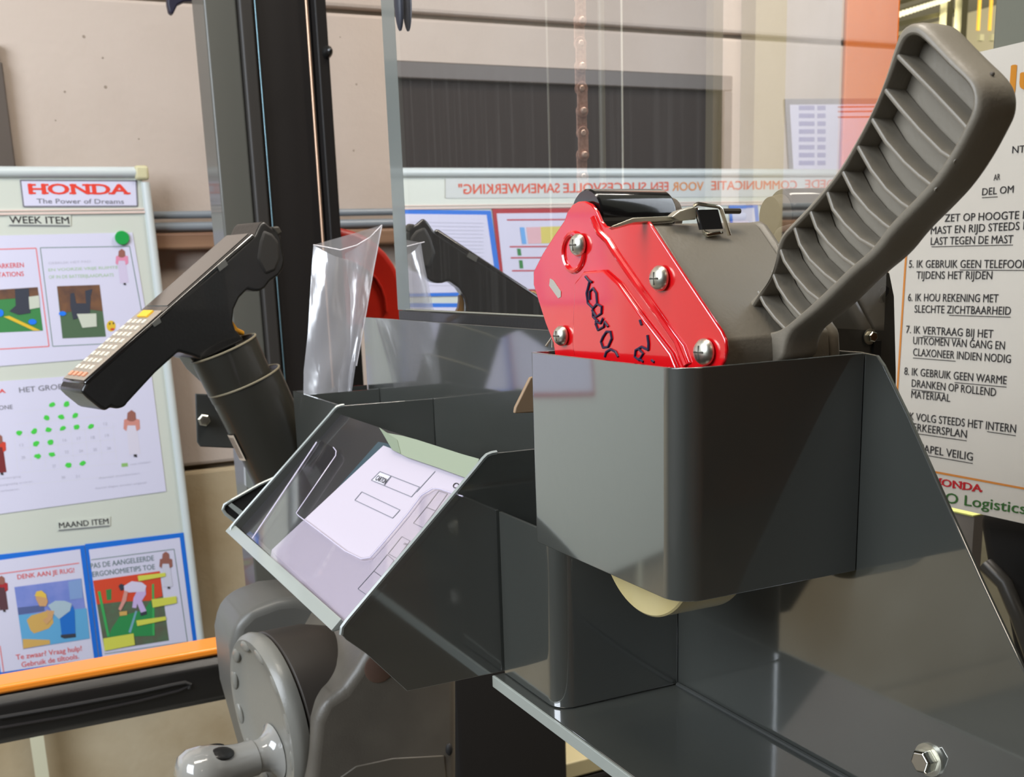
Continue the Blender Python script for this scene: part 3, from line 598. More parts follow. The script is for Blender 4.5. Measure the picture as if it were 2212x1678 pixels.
MB().prism([sp(x, y) for x, y in [(468, 574), (486, 561), (492, 572), (474, 586)]], nW*.0008).build('side_contact', M('contact_grey', (90, 90, 86), .3), scn)
MB().prism([sp(x, y) for x, y in [(328, 698), (344, 686), (348, 696), (333, 706)]], nW*.0008).build('side_contact', MATS['contact_grey'], scn)

# ================================================================== WORK STATION BRACKET
st_ = thing('workstation_bracket', 'grey powder-coated steel bracket plate with boxes, shelf and document holder', 'bracket', (X0, .6, 1.27))
TH = .0022; ZT = 1.5025
def XZ(y): return lambda x, z: V((x, y, z))
# back plate (in the plane x = 0.40)
prt = [(1870, 757), (1893, 768), (1908, 790), (1925, 825), (1958, 893), (2030, 1055), (2120, 1255), (2212, 1450)]
pl_ = [V((X0, 1.178, ZT-.0008)), V((X0, .4135, ZT-.0003))] + [at(x, y, 'X', X0) for x, y in prt[1:]]
last = pl_[-1]; pl_ += [V((X0, last.y-.06, 1.27)), V((X0, .60, 1.27)), V((X0, .66, 1.235)), V((X0, .98, 1.235)), V((X0, 1.178, 1.28))]
MB().prism(pl_, (TH, 0, 0)).build('back_plate', STEEL, st_, smooth=False, bev=.0005)
MB().box((.3006, .17, 1.2684), (X0-.0004, .6475, 1.2714)).build('shelf', STEEL, st_, smooth=False, bev=.0005)
MB().path([V((X0-.002, y, 1.2725)) for y in (.17, .3, .45, .566)], .0016, 8).build('weld_bead', M('weld_grey', (54, 56, 54), .45), st_)
def ubracket(name, x1, y0, y1, z0, z1, r, parent, r2=None):
    """rounded-corner sheet: right face (y=y0) from the plate to x1, then front face to y1, thickness inward"""
    def path(o):
        pts = [V((X0-.0005, y0+o, 0))]; rr = r-o
        for k in range(9):
            t = math.pi/2*k/8; pts.append(V((x1+r-rr*math.sin(t), y0+r-rr*math.cos(t), 0)))
        if r2:
            rq = r2-o
            for k in range(9):
                t = math.pi/2*k/8; pts.append(V((x1+r2-rq*math.cos(t), y1-r2+rq*math.sin(t), 0)))
            pts.append(V((X0-.0005, y1-o, 0)))
        else: pts.append(V((x1+o, y1, 0)))
        return pts
    A = path(0); Bp = path(TH); n = len(A); mb = MB(); up = V((0, 0, 1))
    vs = [p+up*z0 for p in A]+[p+up*z1 for p in A]+[p+up*z0 for p in Bp]+[p+up*z1 for p in Bp]; fs = []
    for i in range(n-1):
        fs += [(i, i+1, n+i+1, n+i), (2*n+i, 3*n+i, 3*n+i+1, 2*n+i+1), (n+i, n+i+1, 3*n+i+1, 3*n+i), (i, 2*n+i, 2*n+i+1, i+1)]
    fs += [(0, n, 3*n, 2*n), (n-1, 3*n-1, 4*n-1, 2*n-1)]
    return mb.add(vs, fs).build(name, STEEL, parent, bev=.0004, seg=2, ang=60)
ubracket('tape_box', .289, .4095, .5585, 1.3894, 1.502, .0135, st_, .004)
ubracket('lower_box', .3073, .5681, .6455, 1.2722, 1.3888, .013, st_)
# document holder
T1 = V((.303, 0, 1.4284)); L1 = V((.1945, 0, 1.3271)); sd = (L1-T1).normalized(); sn = V((-sd.z, 0, sd.x))
if sn.z < 0: sn = -sn
side = [(1147, 973), (1075, 978), (1064, 980), (1054, 984), (1046, 992), (1030, 1012), (900, 1166), (752, 1341), (741, 1356), (739, 1372), (748, 1382), (790, 1411), (880, 1493), (1090, 1449)]
sp_ = [at(x, y, 'Y', .648) for x, y in side]; sp_ = [V((X0-.0005, .648, sp_[0].z))]+sp_[1:-1]+[V((sp_[-1].x, .648, sp_[-1].z)), V((X0-.0005, .648, 1.262))]
MB().prism(sp_, (0, TH, 0)).build('holder_side', STEEL, st_, smooth=False, bev=.0005)
far = [V((p.x, .98, p.z)) for p in sp_]
MB().prism(far, (0, TH, 0)).build('holder_side', STEEL, st_, smooth=False, bev=.0005)
FLO = -.007
def fl_(s, y, h=0):                             # s: distance down the slope from the top, y: along the holder, h above the floor
    p = T1 + sd*s + sn*(FLO+h); return V((p.x, y, p.z))
SL = (L1-T1).length
MB().prism([fl_(.004, .6505), fl_(SL-.002, .6505), fl_(SL-.002, .9798), fl_(.004, .9798)], -sn*TH).build('holder_floor', M('holder_floor_grey', (38, 38, 40), .45, coat=.5), st_, smooth=False)
MB().box((.24, .6505, 1.273), (X0-.001, .9798, 1.275)).build('holder_bottom', STEEL, st_, smooth=False)
MB().prism([fl_(SL-.0015, .662, -.004), fl_(SL+.0085, .662, .004), fl_(SL+.0085, .662, .006), fl_(SL-.0015, .662, .006)], (0, .330, 0)).build('front_lip', M('lip_pale_grey', (150, 156, 150), .45, coat=.5), st_, smooth=False, bev=.0006)
for yy_ in (.648, .98):
    MB().path([V((p.x, yy_+TH/2, p.z))+sn*.0004 for p in sp_[1:10]], .0016, 6).build('worn_edge', STEELE, st_)
# slot box at the far end
XS = .313; ZS = 1.4255
MB().box((XS, .9825, 1.262), (XS+TH, 1.1778, ZS)).build('slot_wall', STEEL, st_, smooth=False)
MB().box((XS+TH, 1.1758, 1.30), (X0-.001, 1.1778, ZS)).build('slot_wall', STEEL, st_, smooth=False)
MB().box((XS+TH, 1.1355, 1.30), (X0-.001, 1.1375, ZS-.001)).build('slot_divider', STEEL, st_, smooth=False)
MB().box((XS+TH, .9825, 1.30), (X0-.001, 1.1755, 1.302)).build('slot_floor', STEEL, st_, smooth=False)
# side tray below the tube
tr = [at(x, y, 'Y', 1.06) for x, y in [(600, 1028), (560, 1046), (500, 1080), (484, 1090), (481, 1100), (487, 1110), (540, 1150), (600, 1190)]]
MB().prism(tr, (0, .003, 0)).build('side_tray', BLACKM, st_, smooth=False)
MB().path([p+V((0, -.001, 0)) for p in tr[:7]], .0016, 6).build('worn_edge', STEELE, st_)
MB().prism([at(x, y, 'Y', 1.058) for x, y in [(493, 1092), (500, 1086), (530, 1108), (524, 1118)]], (0, .0015, 0)).build('tray_insert', STEELE, st_, smooth=False)
MB().box((.2984, .17, 1.2630), (.3004, .6475, 1.2714)).build('shelf_lip', M('lip_pale_grey', (150, 156, 150), .45, coat=.5), st_, smooth=False, bev=.0005)  # pale grey here stands in for the whiteboards reflected in the steel
# bolts
def hexbolt(c, ax, r, parent):
    w_ = MB().lathe(c, ax, [(0, r*1.35), (r*.22, r*1.35), (r*.24, r*1.2)], 28).build('washer', ZINC, parent)
    h_ = MB().lathe(V(c)+V(ax)*r*.25, ax, [(0, r), (r*.75, r), (r*.9, r*.82)], 6).build('hex_bolt', CHROME, parent, smooth=False, bev=.0004); return h_
hexbolt(at(2008, 1640, 'X', X0), (-1, 0, 0), .0062, st_)
# rear frame plate behind the bracket, black bottom rail, clear screen
rf = thing('screen_frame', 'dark steel frame bracket with hole behind the tape dispenser, beside the poster', 'frame', (.43, .5, 1.4))
FP = M('frame_plate', (76, 75, 70), .45, noise=60, rgb2=(66, 64, 60))
MB().prism([at(x, y, 'Y', .50) for x, y in [(1760, 640), (1800, 560), (1880, 560), (1922, 590), (1932, 640), (1936, 800), (1936, 960), (1760, 960)]], (0, .004, 0)).build('frame_plate', FP, rf, smooth=False, bev=.0006)
MB().prism([at(x, y, 'Y', .4992) for x, y in [(1903, 622), (1912, 616), (1921, 622), (1919, 634), (1913, 642), (1911, 652), (1904, 655), (1899, 650), (1902, 640), (1906, 634), (1900, 630)]], (0, .0006, 0)).build('key_hole', BLACKM, rf, smooth=False)
MB().box((.47, .499, 1.0), (.478, .5, 1.02)).build('frame_tab', FP, rf, smooth=False)
hexbolt(at(1878, 727, 'Y', .499), (0, -1, 0), .0035, rf)
q = at(1893, 750, 'Y', .4985); MB().box((q.x-.003, .4975, q.z-.006), (q.x+.003, .499, q.z+.004)).build('bolt_slot', BLACKM, rf, smooth=False)
MB().box((X0+.0028, .50, ZT-.012), (X0+.011, at(862, 688, 'X', X0+.003).y, ZT+.0085)).build('bottom_rail', BLACK, rf, smooth=False, bev=.001)
MB().tube((X0+.0035, .50, ZT+.0095), (X0+.0035, 1.05, ZT+.0095), .0008).build('rail_seal', M('pale_seal', (130, 128, 116), .4), rf)
ye0, ye1 = at(874, 440, 'X', X0+.003).y, at(847, 440, 'X', X0+.003).y
MB().box((X0+.003, ye0+.0005, ZT+.009), (X0+.007, ye1, 2.6)).build('edge_trim', M('trim_grey', (110, 116, 112), .35, coat=.5), rf, smooth=False)
q = at(863, 25, 'X', X0); MB().ball((X0-.001, q.y-.002, q.z+.012), (.004, 0, 0), (0, .008, 0), (0, 0, .030)).build('rubber_buffer', M('navy_rubber', (44, 46, 56), .5), rf)
pm = bpy.data.materials.new('clear_screen_acrylic'); pm.use_nodes = True; nt = pm.node_tree; nt.nodes.clear()
N = nt.nodes.new; out = N('ShaderNodeOutputMaterial'); mx = N('ShaderNodeMixShader'); tr_ = N('ShaderNodeBsdfTransparent'); gl_ = N('ShaderNodeBsdfGlossy')
lw = N('ShaderNodeLayerWeight'); lw.inputs[0].default_value = .5; rp = N('ShaderNodeValToRGB')
rp.color_ramp.elements[0].position = .28; rp.color_ramp.elements[0].color = (.20,)*3+(1,)
rp.color_ramp.elements[1].position = .68; rp.color_ramp.elements[1].color = (.84,)*3+(1,)
e = rp.color_ramp.elements.new(.42); e.color = (.52,)*3+(1,)
tr_.inputs[0].default_value = (.86, .86, .84, 1); gl_.inputs['Roughness'].default_value = 0; gl_.inputs['Color'].default_value = (.98, .98, .98, 1)
nt.links.new(lw.outputs['Facing'], rp.inputs[0]); nt.links.new(rp.outputs[0], mx.inputs[0]); nt.links.new(tr_.outputs[0], mx.inputs[1]); nt.links.new(gl_.outputs[0], mx.inputs[2])
# faint dust and scratches
mx2 = N('ShaderNodeMixShader'); df = N('ShaderNodeBsdfDiffuse'); df.inputs[0].default_value = (.8, .76, .7, 1)
tc = N('ShaderNodeTexCoord'); mp = N('ShaderNodeMapping'); mp.inputs['Scale'].default_value = (1, 40, 1.2); nz = N('ShaderNodeTexNoise'); nz.inputs['Scale'].default_value = 3; nz.inputs['Detail'].default_value = 6
r3 = N('ShaderNodeValToRGB'); r3.color_ramp.elements[0].position = .5; r3.color_ramp.elements[0].color = (.012,)*3+(1,); r3.color_ramp.elements[1].position = .8; r3.color_ramp.elements[1].color = (.035,)*3+(1,)
nt.links.new(tc.outputs['Object'], mp.inputs[0]); nt.links.new(mp.outputs[0], nz.inputs['Vector']); nt.links.new(nz.outputs['Fac'], r3.inputs[0])
nt.links.new(r3.outputs[0], mx2.inputs[0]); nt.links.new(mx.outputs[0], mx2.inputs[1]); nt.links.new(df.outputs[0], mx2.inputs[2]); nt.links.new(mx2.outputs[0], out.inputs[0])
yr = at(1937, 100, 'X', X0+.003).y
scr = MB().add([(X0+.003, yr, ZT+.0105), (X0+.003, ye0, ZT+.0105), (X0+.003, ye0, 2.6), (X0+.003, yr, 2.6)], [(0, 1, 2, 3)]).build('screen_pane', pm, rf, smooth=False)

# ================================================================== DOCUMENTS
def F_(s, t, h): return fl_(s, .6505+(1-t)*.329, h)      # s metres down slope; t 0 (far/left) .. 1 (near/right)
FLP = Plane(fl_(0, .7, 0), sn)
doc = thing('packing_form', 'white printed packing form lying in the sloped document holder', 'paper', fl_(SL*.5, .8, .001))
hq = lambda pts, h: [FLP.p(x, y, h) for x, y in pts]
fq = [(825, 967), (1000, 1034), (1010, 1045), (752, 1352), (590, 1200), (597, 1185)]
MB().prism(hq([(829, 963), (1012, 1030), (1002, 1050), (752, 1352), (585, 1208), (588, 1188)], .0015), sn*.0005).build('form_page', M('form_paper', (184, 176, 188), .8), doc, smooth=False)
def ink(name, lines, wpx=1.6, mat=INKG, h=.0023, par=doc):
    b = MB()
    for a_, b2 in lines: b.poly([FLP.p(x, y, h) for x, y in FLP.line(a_, b2, wpx)])
    return b.build(name, mat, par, smooth=False)
def c6(x, y): return (440+x/2.397, 820+y/2.397)
def quadl(a, b, c, d): a, b, c, d = c6(*a), c6(*b), c6(*c), c6(*d); return [(a, b), (b, c), (c, d), (d, a)]
ink('printed_box', quadl((912, 475), (1118, 556), (1075, 606), (868, 520))+quadl((968, 500), (970, 500), (936, 545), (934, 545)))
ink('printed_box', quadl((818, 580), (1016, 674), (978, 716), (782, 623)))
ink('printed_box', [(c6(1198, 474), c6(1102, 580))])
ink('printed_box', quadl((1217, 575), (1262, 590), (1200, 678), (1152, 660))+quadl((1152, 660), (1200, 678), (1135, 765), (1085, 742))+quadl((1025, 812), (1068, 834), (1000, 925), (955, 900))+quadl((950, 905), (985, 935), (925, 1022), (880, 990))+quadl((880, 990), (925, 1022), (850, 1118), (798, 1082)), mat=INKG, wpx=1.3)
MB().poly(hq([c6(*p) for p in [(912, 478), (966, 500), (930, 542), (872, 520)]], .0021)).build('printed_cell', M('cell_grey', (196, 194, 204), .8), doc, smooth=False)
mb = MB(); a, b2 = FLP.p(*c6(886, 518), .0024), FLP.p(*c6(938, 540), .0024); text('CARTON', a, b2, (FLP.p(*c6(902, 494), .0024)-a), INK, doc, (0, 0, 0), .5)
a, b2 = FLP.p(*c6(1284, 556), .0024), FLP.p(*c6(1312, 566), .0024); text('O', a, b2, (FLP.p(*c6(1300, 530), .0024)-a), INK, doc, (0, 0, 0), .5)
a, b2 = FLP.p(*c6(1034, 852), .0024), FLP.p(*c6(1054, 860), .0024); text('DRG', a, b2, (FLP.p(*c6(1042, 842), .0024)-a)*.9, INKG, doc, (0, 0, 0), .2)
gs = thing('green_card', 'pale green paper sheet curling up behind the white form', 'paper', fl_(.0, .75, .004))
PG = M('pale_green_paper', (138, 148, 128), .8)
gp = [(820, 924), (838, 936), (870, 942), (900, 950), (950, 966), (1000, 982), (1036, 992), (1028, 1012), (1010, 1034), (950, 1012), (880, 988), (848, 972)]
MB().prism(hq(gp, .004), sn*.0006).build('sheet', PG, gs, smooth=False)
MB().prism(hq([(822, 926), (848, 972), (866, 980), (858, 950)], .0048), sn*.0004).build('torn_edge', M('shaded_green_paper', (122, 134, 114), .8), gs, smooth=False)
tb_ = thing('teal_card', 'dark teal plastic folder edge under the white form', 'folder', fl_(.01, .9, .001))
MB().prism(hq([(818, 955), (835, 958), (995, 1015), (1002, 1024), (985, 1060), (700, 1100), (690, 1100)], .0006), sn*.0006).build('folder_cover', M('teal_plastic', (50, 74, 84), .3), tb_, smooth=False)
# clear acrylic sleeve over the form
AC = bpy.data.materials.new('clear_acrylic'); AC.use_nodes = True; an = AC.node_tree; an.nodes.clear()
o_ = an.nodes.new('ShaderNodeOutputMaterial'); m1 = an.nodes.new('ShaderNodeMixShader'); t1 = an.nodes.new('ShaderNodeBsdfTransparent'); g1 = an.nodes.new('ShaderNodeBsdfGlossy')
l1 = an.nodes.new('ShaderNodeLayerWeight'); l1.inputs[0].default_value = .25; t1.inputs[0].default_value = (.985, .98, .99, 1); g1.inputs['Roughness'].default_value = .03
ma = an.nodes.new('ShaderNodeMath'); ma.operation = 'MULTIPLY_ADD'; ma.inputs[1].default_value = .35; ma.inputs[2].default_value = .03
an.links.new(l1.outputs['Facing'], ma.inputs[0]); an.links.new(ma.outputs[0], m1.inputs[0]); an.links.new(t1.outputs[0], m1.inputs[1]); an.links.new(g1.outputs[0], m1.inputs[2]); an.links.new(m1.outputs[0], o_.inputs[0])
slv = thing('acrylic_sleeve', 'clear acrylic pocket with rounded cutout over the packing form', 'holder', fl_(SL*.6, .8, .006))
so = [(545, 1163), (560, 1140), (684, 955), (690, 950), (720, 966), (726, 974), (725, 984), (640, 1108), (645, 1114), (664, 1128), (745, 1190), (780, 1207), (800, 1204), (830, 1170), (880, 1110), (910, 1070), (935, 1055), (950, 1056), (968, 1062), (1000, 1072), (760, 1352), (742, 1346)]
MB().prism(hq(so, .0034), sn*.0012).build('sleeve_front', AC, slv, smooth=False)
MB().path(hq([(545, 1163), (684, 955)], .0045), .0007, 6).path(hq(so[4:20], .0046), .0005, 6).build('sleeve_edge', M('acrylic_edge', (196, 190, 210), .2), slv)
MB().prism(hq([(540, 1160), (746, 1350), (752, 1344), (548, 1154)], .0010), sn*.0045).build('sleeve_fold', AC, slv, smooth=False)
# ================================================================== CLEAR BAG
bag = thing('plastic_bag', 'clear plastic bag folded upright in the slot of the bracket', 'bag', (.345, 1.155, 1.31))
PB = bpy.data.materials.new('clear_film'); PB.use_nodes = True; pn = PB.node_tree; pn.nodes.clear()
o_ = pn.nodes.new('ShaderNodeOutputMaterial'); m1 = pn.nodes.new('ShaderNodeMixShader'); m2 = pn.nodes.new('ShaderNodeMixShader')
t1 = pn.nodes.new('ShaderNodeBsdfTransparent'); g1 = pn.nodes.new('ShaderNodeBsdfGlossy'); d1 = pn.nodes.new('ShaderNodeBsdfDiffuse'); tl = pn.nodes.new('ShaderNodeBsdfTranslucent')
g1.inputs['Roughness'].default_value = .18; d1.inputs[0].default_value = (.82, .82, .86, 1); tl.inputs[0].default_value = (.85, .84, .88, 1)
m0 = pn.nodes.new('ShaderNodeMixShader'); m0.inputs[0].default_value = .5; pn.links.new(d1.outputs[0], m0.inputs[1]); pn.links.new(tl.outputs[0], m0.inputs[2])
m2.inputs[0].default_value = .35; pn.links.new(m0.outputs[0], m2.inputs[1]); pn.links.new(g1.outputs[0], m2.inputs[2])
m1.inputs[0].default_value = .5; pn.links.new(t1.outputs[0], m1.inputs[1]); pn.links.new(m2.outputs[0], m1.inputs[2]); pn.links.new(m1.outputs[0], o_.inputs[0])
tc = pn.nodes.new('ShaderNodeTexCoord'); nz = pn.nodes.new('ShaderNodeTexNoise'); nz.inputs['Scale'].default_value = 60; bp = pn.nodes.new('ShaderNodeBump'); bp.inputs['Strength'].default_value = .5; bp.inputs['Distance'].default_value = .003
mp = pn.nodes.new('ShaderNodeMapping'); mp.inputs['Scale'].default_value = (1.6, 1, .35)
pn.links.new(tc.outputs['Object'], mp.inputs[0]); pn.links.new(mp.outputs[0], nz.inputs['Vector']); pn.links.new(nz.outputs['Fac'], bp.inputs['Height']); pn.links.new(bp.outputs[0], g1.inputs['Normal'])
YG = 1.157
def bsheet(name, left, right, bulge, y0, nu=14, nv=16):
    rows = []
    for j in range(nv+1):
        v = j/nv
        def lp(pl):
            k = min(int(v*(len(pl)-1)), len(pl)-2); f = v*(len(pl)-1)-k; return (pl[k][0]*(1-f)+pl[k+1][0]*f, pl[k][1]*(1-f)+pl[k+1][1]*f)
        a, b = lp(left), lp(right); row = []
        for i in range(nu+1):
            u = i/nu; row.append(at(a[0]*(1-u)+b[0]*u, a[1]*(1-u)+b[1]*u+ (6*math.sin(u*math.pi) if bulge > 0 else 0)*(1-v), 'Y', y0-bulge*math.sin(u*math.pi)+.0015*math.sin(9*v+7*u)))
        rows.append(row)
    return MB().loft(rows, closed=False).build(name, PB, bag)
bsheet('front_film', [(677, 529), (672, 600), (665, 720), (656, 800), (655, 900)], [(762, 562), (762, 640), (758, 740), (752, 820), (748, 900)], .012, YG-.004)
bsheet('back_film', [(677, 529), (672, 600), (665, 720), (656, 800), (655, 900)], [(825, 486), (806, 580), (786, 690), (768, 790), (752, 900)], -.008, YG)
bsheet('film_flap', [(745, 548), (757, 640), (757, 740), (752, 820), (748, 900)], [(825, 486), (806, 580), (786, 690), (768, 790), (752, 900)], .004, YG-.008)
MB().path([at(x, y, 'Y', YG-.010) for x, y in [(677, 529), (705, 534), (735, 540), (770, 530), (800, 512), (825, 486)]], .0006, 6).build('film_hem', M('film_hem_white', (226, 222, 226), .3), bag)
MB().path([at(x, y, 'Y', YG-.005) for x, y in [(825, 486), (808, 575), (788, 690), (770, 790)]], .0006, 6).build('film_hem', MATS['film_hem_white'], bag)

# ================================================================== TAPE DISPENSER
def c2_(x, y): return (1100+x/2.765, 380+y/2.765)
XR = .2985
O_ = V((.3158, .4128, 0)); DY = V((-.0135, .1435, 0)).normalized(); DX = V((DY.y, -DY.x, 0))
def ad(px, py, X): return atp(px, py, O_+DX*(X-XR), DX)
td = thing('tape_dispenser', 'red and grey hand tape dispenser with ribbed handle standing in the grey box', 'tape dispenser', (.335, .47, 1.4))
rpx = [c2_(*p) for p in [(330, 262), (345, 215), (375, 172), (410, 152), (450, 150), (490, 168), (525, 215), (548, 270), (575, 300), (610, 305), (800, 265), (830, 272), (850, 300), (1060, 620), (1265, 925), (1290, 975), (1296, 1040), (1285, 1100), (1240, 1180)]]
rpx += [(1540, 870), (1260, 860), (1200, 780)] + [c2_(*p) for p in [(262, 1000), (215, 880), (180, 770), (143, 650), (143, 570), (200, 460), (270, 350)]]
MB().prism([ad(x, y, XR) for x, y in rpx], DX*.0022).build('side_plate', RED, td, bev=.0008, seg=3)
# pressed relief of the red plate
def relief(pts, h, bv): return MB().prism([ad(*c2_(*p), XR-h) for p in pts], DX*(h+.0004)).build('pressed_relief', RED, td, bev=bv, seg=4)
relief([(385, 640), (440, 570), (560, 560), (650, 640), (800, 850), (960, 1060), (1010, 1180), (400, 1180), (372, 1000)], .0024, .0022)
relief([(700, 620), (730, 600), (1040, 1010), (1080, 1120), (1050, 1130), (1000, 1030)], .0012, .0011)
MB().path([ad(*c2_(385+62*math.cos(t), 455+112*math.sin(t)), XR-.0002) for t in [2*math.pi*k/28 for k in range(29)]], .0016, 8).build('pressed_relief', RED, td)
MB().path([ad(*c2_(*p), XR-.0004) for p in [(500, 250), (540, 340), (590, 390), (640, 470), (800, 700), (1000, 980), (1060, 1130)]], .0018, 8, up=(1, 0, 0)).build('pressed_relief', RED, td)
MB().prism([ad(*c2_(*p), XR-.0003) for p in [(243, 612), (262, 622), (308, 690), (308, 722), (292, 730), (238, 655)]], DX*.0004).build('slot_opening', M('slot_grey', (176, 170, 158), .5), td, smooth=False)
for x, y, r in [(400, 412, .0061), (885, 612, .0063), (300, 955, .0057), (1152, 1052, .0064)]:
    c = ad(*c2_(x, y), XR-.0030)
    sc = MB().lathe(c+DX*.0018, -DX, [(0, r), (.0012, r), (.0030, r*.8), (.0040, r*.5), (.0044, .0002)], 28).build('screw', ZINC, td)
    MB().path([c-DX*.0022-DY*r*.5, c-DX*.0022+DY*r*.5], .0005, 6).path([c-DX*.0022-V((0, 0, r*.5)), c-DX*.0022+V((0, 0, r*.5))], .0005, 6).build('cross_slot', M('slot_dark', (70, 68, 60), .5), sc, smooth=False)
# marker writing
scr_ = [[(455, 600), (475, 625), (495, 635)], [(480, 630), (462, 700), (470, 760), (500, 790), (525, 760), (520, 700), (500, 670), (480, 690), (480, 740)],
        [(495, 800), (520, 840), (550, 820), (552, 780), (525, 765), (500, 790), (500, 840), (530, 870)], [(515, 870), (545, 880), (560, 850)], [(515, 880), (530, 920), (565, 900), (570, 870), (590, 900)],
        [(560, 960), (548, 990), (560, 1025), (590, 1020), (612, 970), (605, 930), (580, 930), (560, 960)], [(650, 1080), (635, 1050), (605, 1035), (580, 1050), (570, 1080)],
        [(780, 860), (790, 890)], [(825, 950), (832, 1000), (830, 1040)], [(830, 1040), (790, 1020), (755, 1040), (750, 1080), (775, 1100), (800, 1060), (770, 1030)], [(850, 1100), (865, 1112)], [(775, 1090), (800, 1110)]]
wr = MB()
for s_ in scr_: wr.path([ad(*c2_(*p), XR-.0028) for p in s_], .0007, 6, up=(1, 0, 0))
wr.build('marker_writing', M('marker_black', (40, 30, 60), .5), td)
# grey body: profile in the YZ plane extruded in x
XA, XB = XR+.0026, .3800
gpx = [(1392, 486), (1404, 484), (1415, 492), (1490, 612), (1564, 734), (1567, 780), (1566, 850), (1300, 850), (1300, 640), (1340, 500)]
gy = [ad(x, y, XR+.0026) for x, y in gpx]
MB().prism(gy, DX*.070).build('cover_shell', GREYP, td, bev=.0012)
gr2 = [p+DX*.0702 for p in gy]; cg = sum(gr2, V())/len(gr2)
MB().prism([cg+(p-cg)*1.015 for p in gr2], DX*.008).build('cover_end', GREYP, td, bev=.0035, seg=4)
rc = ad(1264, 468, XR+.003); rr = .0145
MB().lathe(rc+DX*.0005, DX, [(0, rr*.94), (.001, rr), (.050, rr), (.0515, rr*.95)], 48).build('roller', BLACKG, td)
MB().lathe(rc+DX*.0525-V((0, 0, .001)), DX, [(0, rr*.85), (.007, rr*.75), (.0075, .002)], 32).build('roller_cap', M('cap_brown', (110, 98, 82), .5), td)
# blade and spring mechanism
def bp3(x, y, X): return at(x, y, 'X', X)
def yz(px, py, Y): return at(px, py, 'Y', Y)
YK = .468
MB().prism([yz(x, y, YK) for x, y in [(1322, 488), (1368, 470), (1462, 465), (1462, 476), (1370, 481), (1330, 492)]], (0, .004, -.001)).build('blade_guard', ZINC, td, bev=.0004)
MB().prism([yz(x, y, YK-.004) for x, y in [(1452, 468), (1468, 455), (1498, 446), (1506, 450), (1504, 474), (1470, 477), (1465, 474)]], (0, .006, 0)).build('blade_mount', ZINC, td, bev=.0006)
MB().path([yz(x, y, YK-.005) for x, y in [(1500, 444), (1508, 440), (1552, 446), (1558, 452), (1576, 508)]], .0010, 8).build('spring_wire', CHROME, td)
MB().path([yz(x, y, YK-.004) for x, y in [(1505, 448), (1509, 470), (1520, 500), (1536, 506), (1560, 502)]], .0009, 8).build('spring_wire', CHROME, td)
MB().prism([yz(x, y, YK-.0056) for x, y in [(1507, 453), (1551, 452), (1562, 494), (1518, 496)]], (0, .003, 0)).build('spring_recess', BLACKM, td, smooth=False)
MB().prism([yz(x, y, YK-.006) for x, y in [(1524, 504), (1558, 498), (1560, 506), (1528, 512)]], (0, .003, 0)).build('spring_foot', CHROME, td, bev=.0004)
MB().path([yz(x, y, YK) for x, y in [(1560, 456), (1598, 456)]], .0014, 8).build('axle_pin', M('dark_pin', (90, 84, 72), .4, metal=.6), td)
# tan flap left of the box
MB().prism([at(x, y, 'Y', .60) for x, y in [(1112, 893), (1114, 880), (1146, 815), (1160, 812), (1160, 891)]], (0, .003, 0)).build('tape_flap', M('tan_plastic', (150, 124, 96), .5), td, bev=.0008)
MB().path([at(x, y, 'Y', .575) for x, y in [(1180, 748), (1192, 728), (1194, 750)]], .0009, 6).build('spring_wire', ZINC, td)
# handle
XH = .3320
rim_out = [(1580, 712), (1604, 668), (1635, 634), (1660, 600), (1672, 565), (1677, 530), (1686, 507), (1705, 486), (1744, 446), (1792, 391), (1824, 346), (1877, 250), (1909, 174), (1932, 95), (1944, 66), (1962, 50), (1984, 50), (2002, 64), (2028, 92), (2063, 128), (2095, 158), (2112, 180), (2119, 210), (2116, 245), (2100, 279), (2070, 337), (2028, 401), (1983, 450), (1933, 500), (1894, 552), (1847, 590), (1809, 628), (1769, 668), (1731, 698), (1700, 724), (1690, 786), (1640, 789), (1566, 789)]
rim_in = [(1618, 690), (1622, 672), (1640, 644), (1668, 600), (1680, 565), (1686, 535), (1696, 512), (1715, 494), (1753, 456), (1801, 399), (1833, 353), (1885, 256), (1917, 182), (1944, 104), (1954, 84), (1965, 76), (1978, 75), (1992, 84), (2018, 110), (2052, 146), (2082, 172), (2097, 192), (2102, 212), (2099, 240), (2085, 272), (2056, 326), (2015, 388), (1971, 434), (1921, 484), (1884, 537), (1836, 576), (1798, 614), (1760, 650), (1724, 682), (1690, 710), (1668, 718), (1642, 720), (1624, 708)]
def hx(pts, X): return [ad(x, y, X) for x, y in pts]
def smooth(pts, it=2):          # corner cutting, closed outline
    for _ in range(it):
        q = []
        for i in range(len(pts)):
            a, b = pts[i], pts[(i+1) % len(pts)]
            q += [(a[0]*.75+b[0]*.25, a[1]*.75+b[1]*.25), (a[0]*.25+b[0]*.75, a[1]*.25+b[1]*.75)]
        pts = q
    return pts
Fo = hx(smooth(rim_out), XH); Fi = hx(smooth(rim_in), XH); WH = .0255; n = len(Fo)
cen = sum(Fo, V())/n
def off_(pts, d, dx):            # grow outline outward by d in the YZ plane, shift in x by dx
    r = []
    for i, p in enumerate(pts):
        t = (pts[(i+1) % n]-pts[i-1]); nn = V((0, t.z, -t.y)).normalized()
        if SG < 0: nn = -nn
        r.append(p+DX*dx+DY*(nn.y*d)+V((0, 0, nn.z*d)))
    return r
ar = sum(Fo[i].y*Fo[(i+1) % n].z-Fo[(i+1) % n].y*Fo[i].z for i in range(n)); SG = 1 if ar > 0 else -1
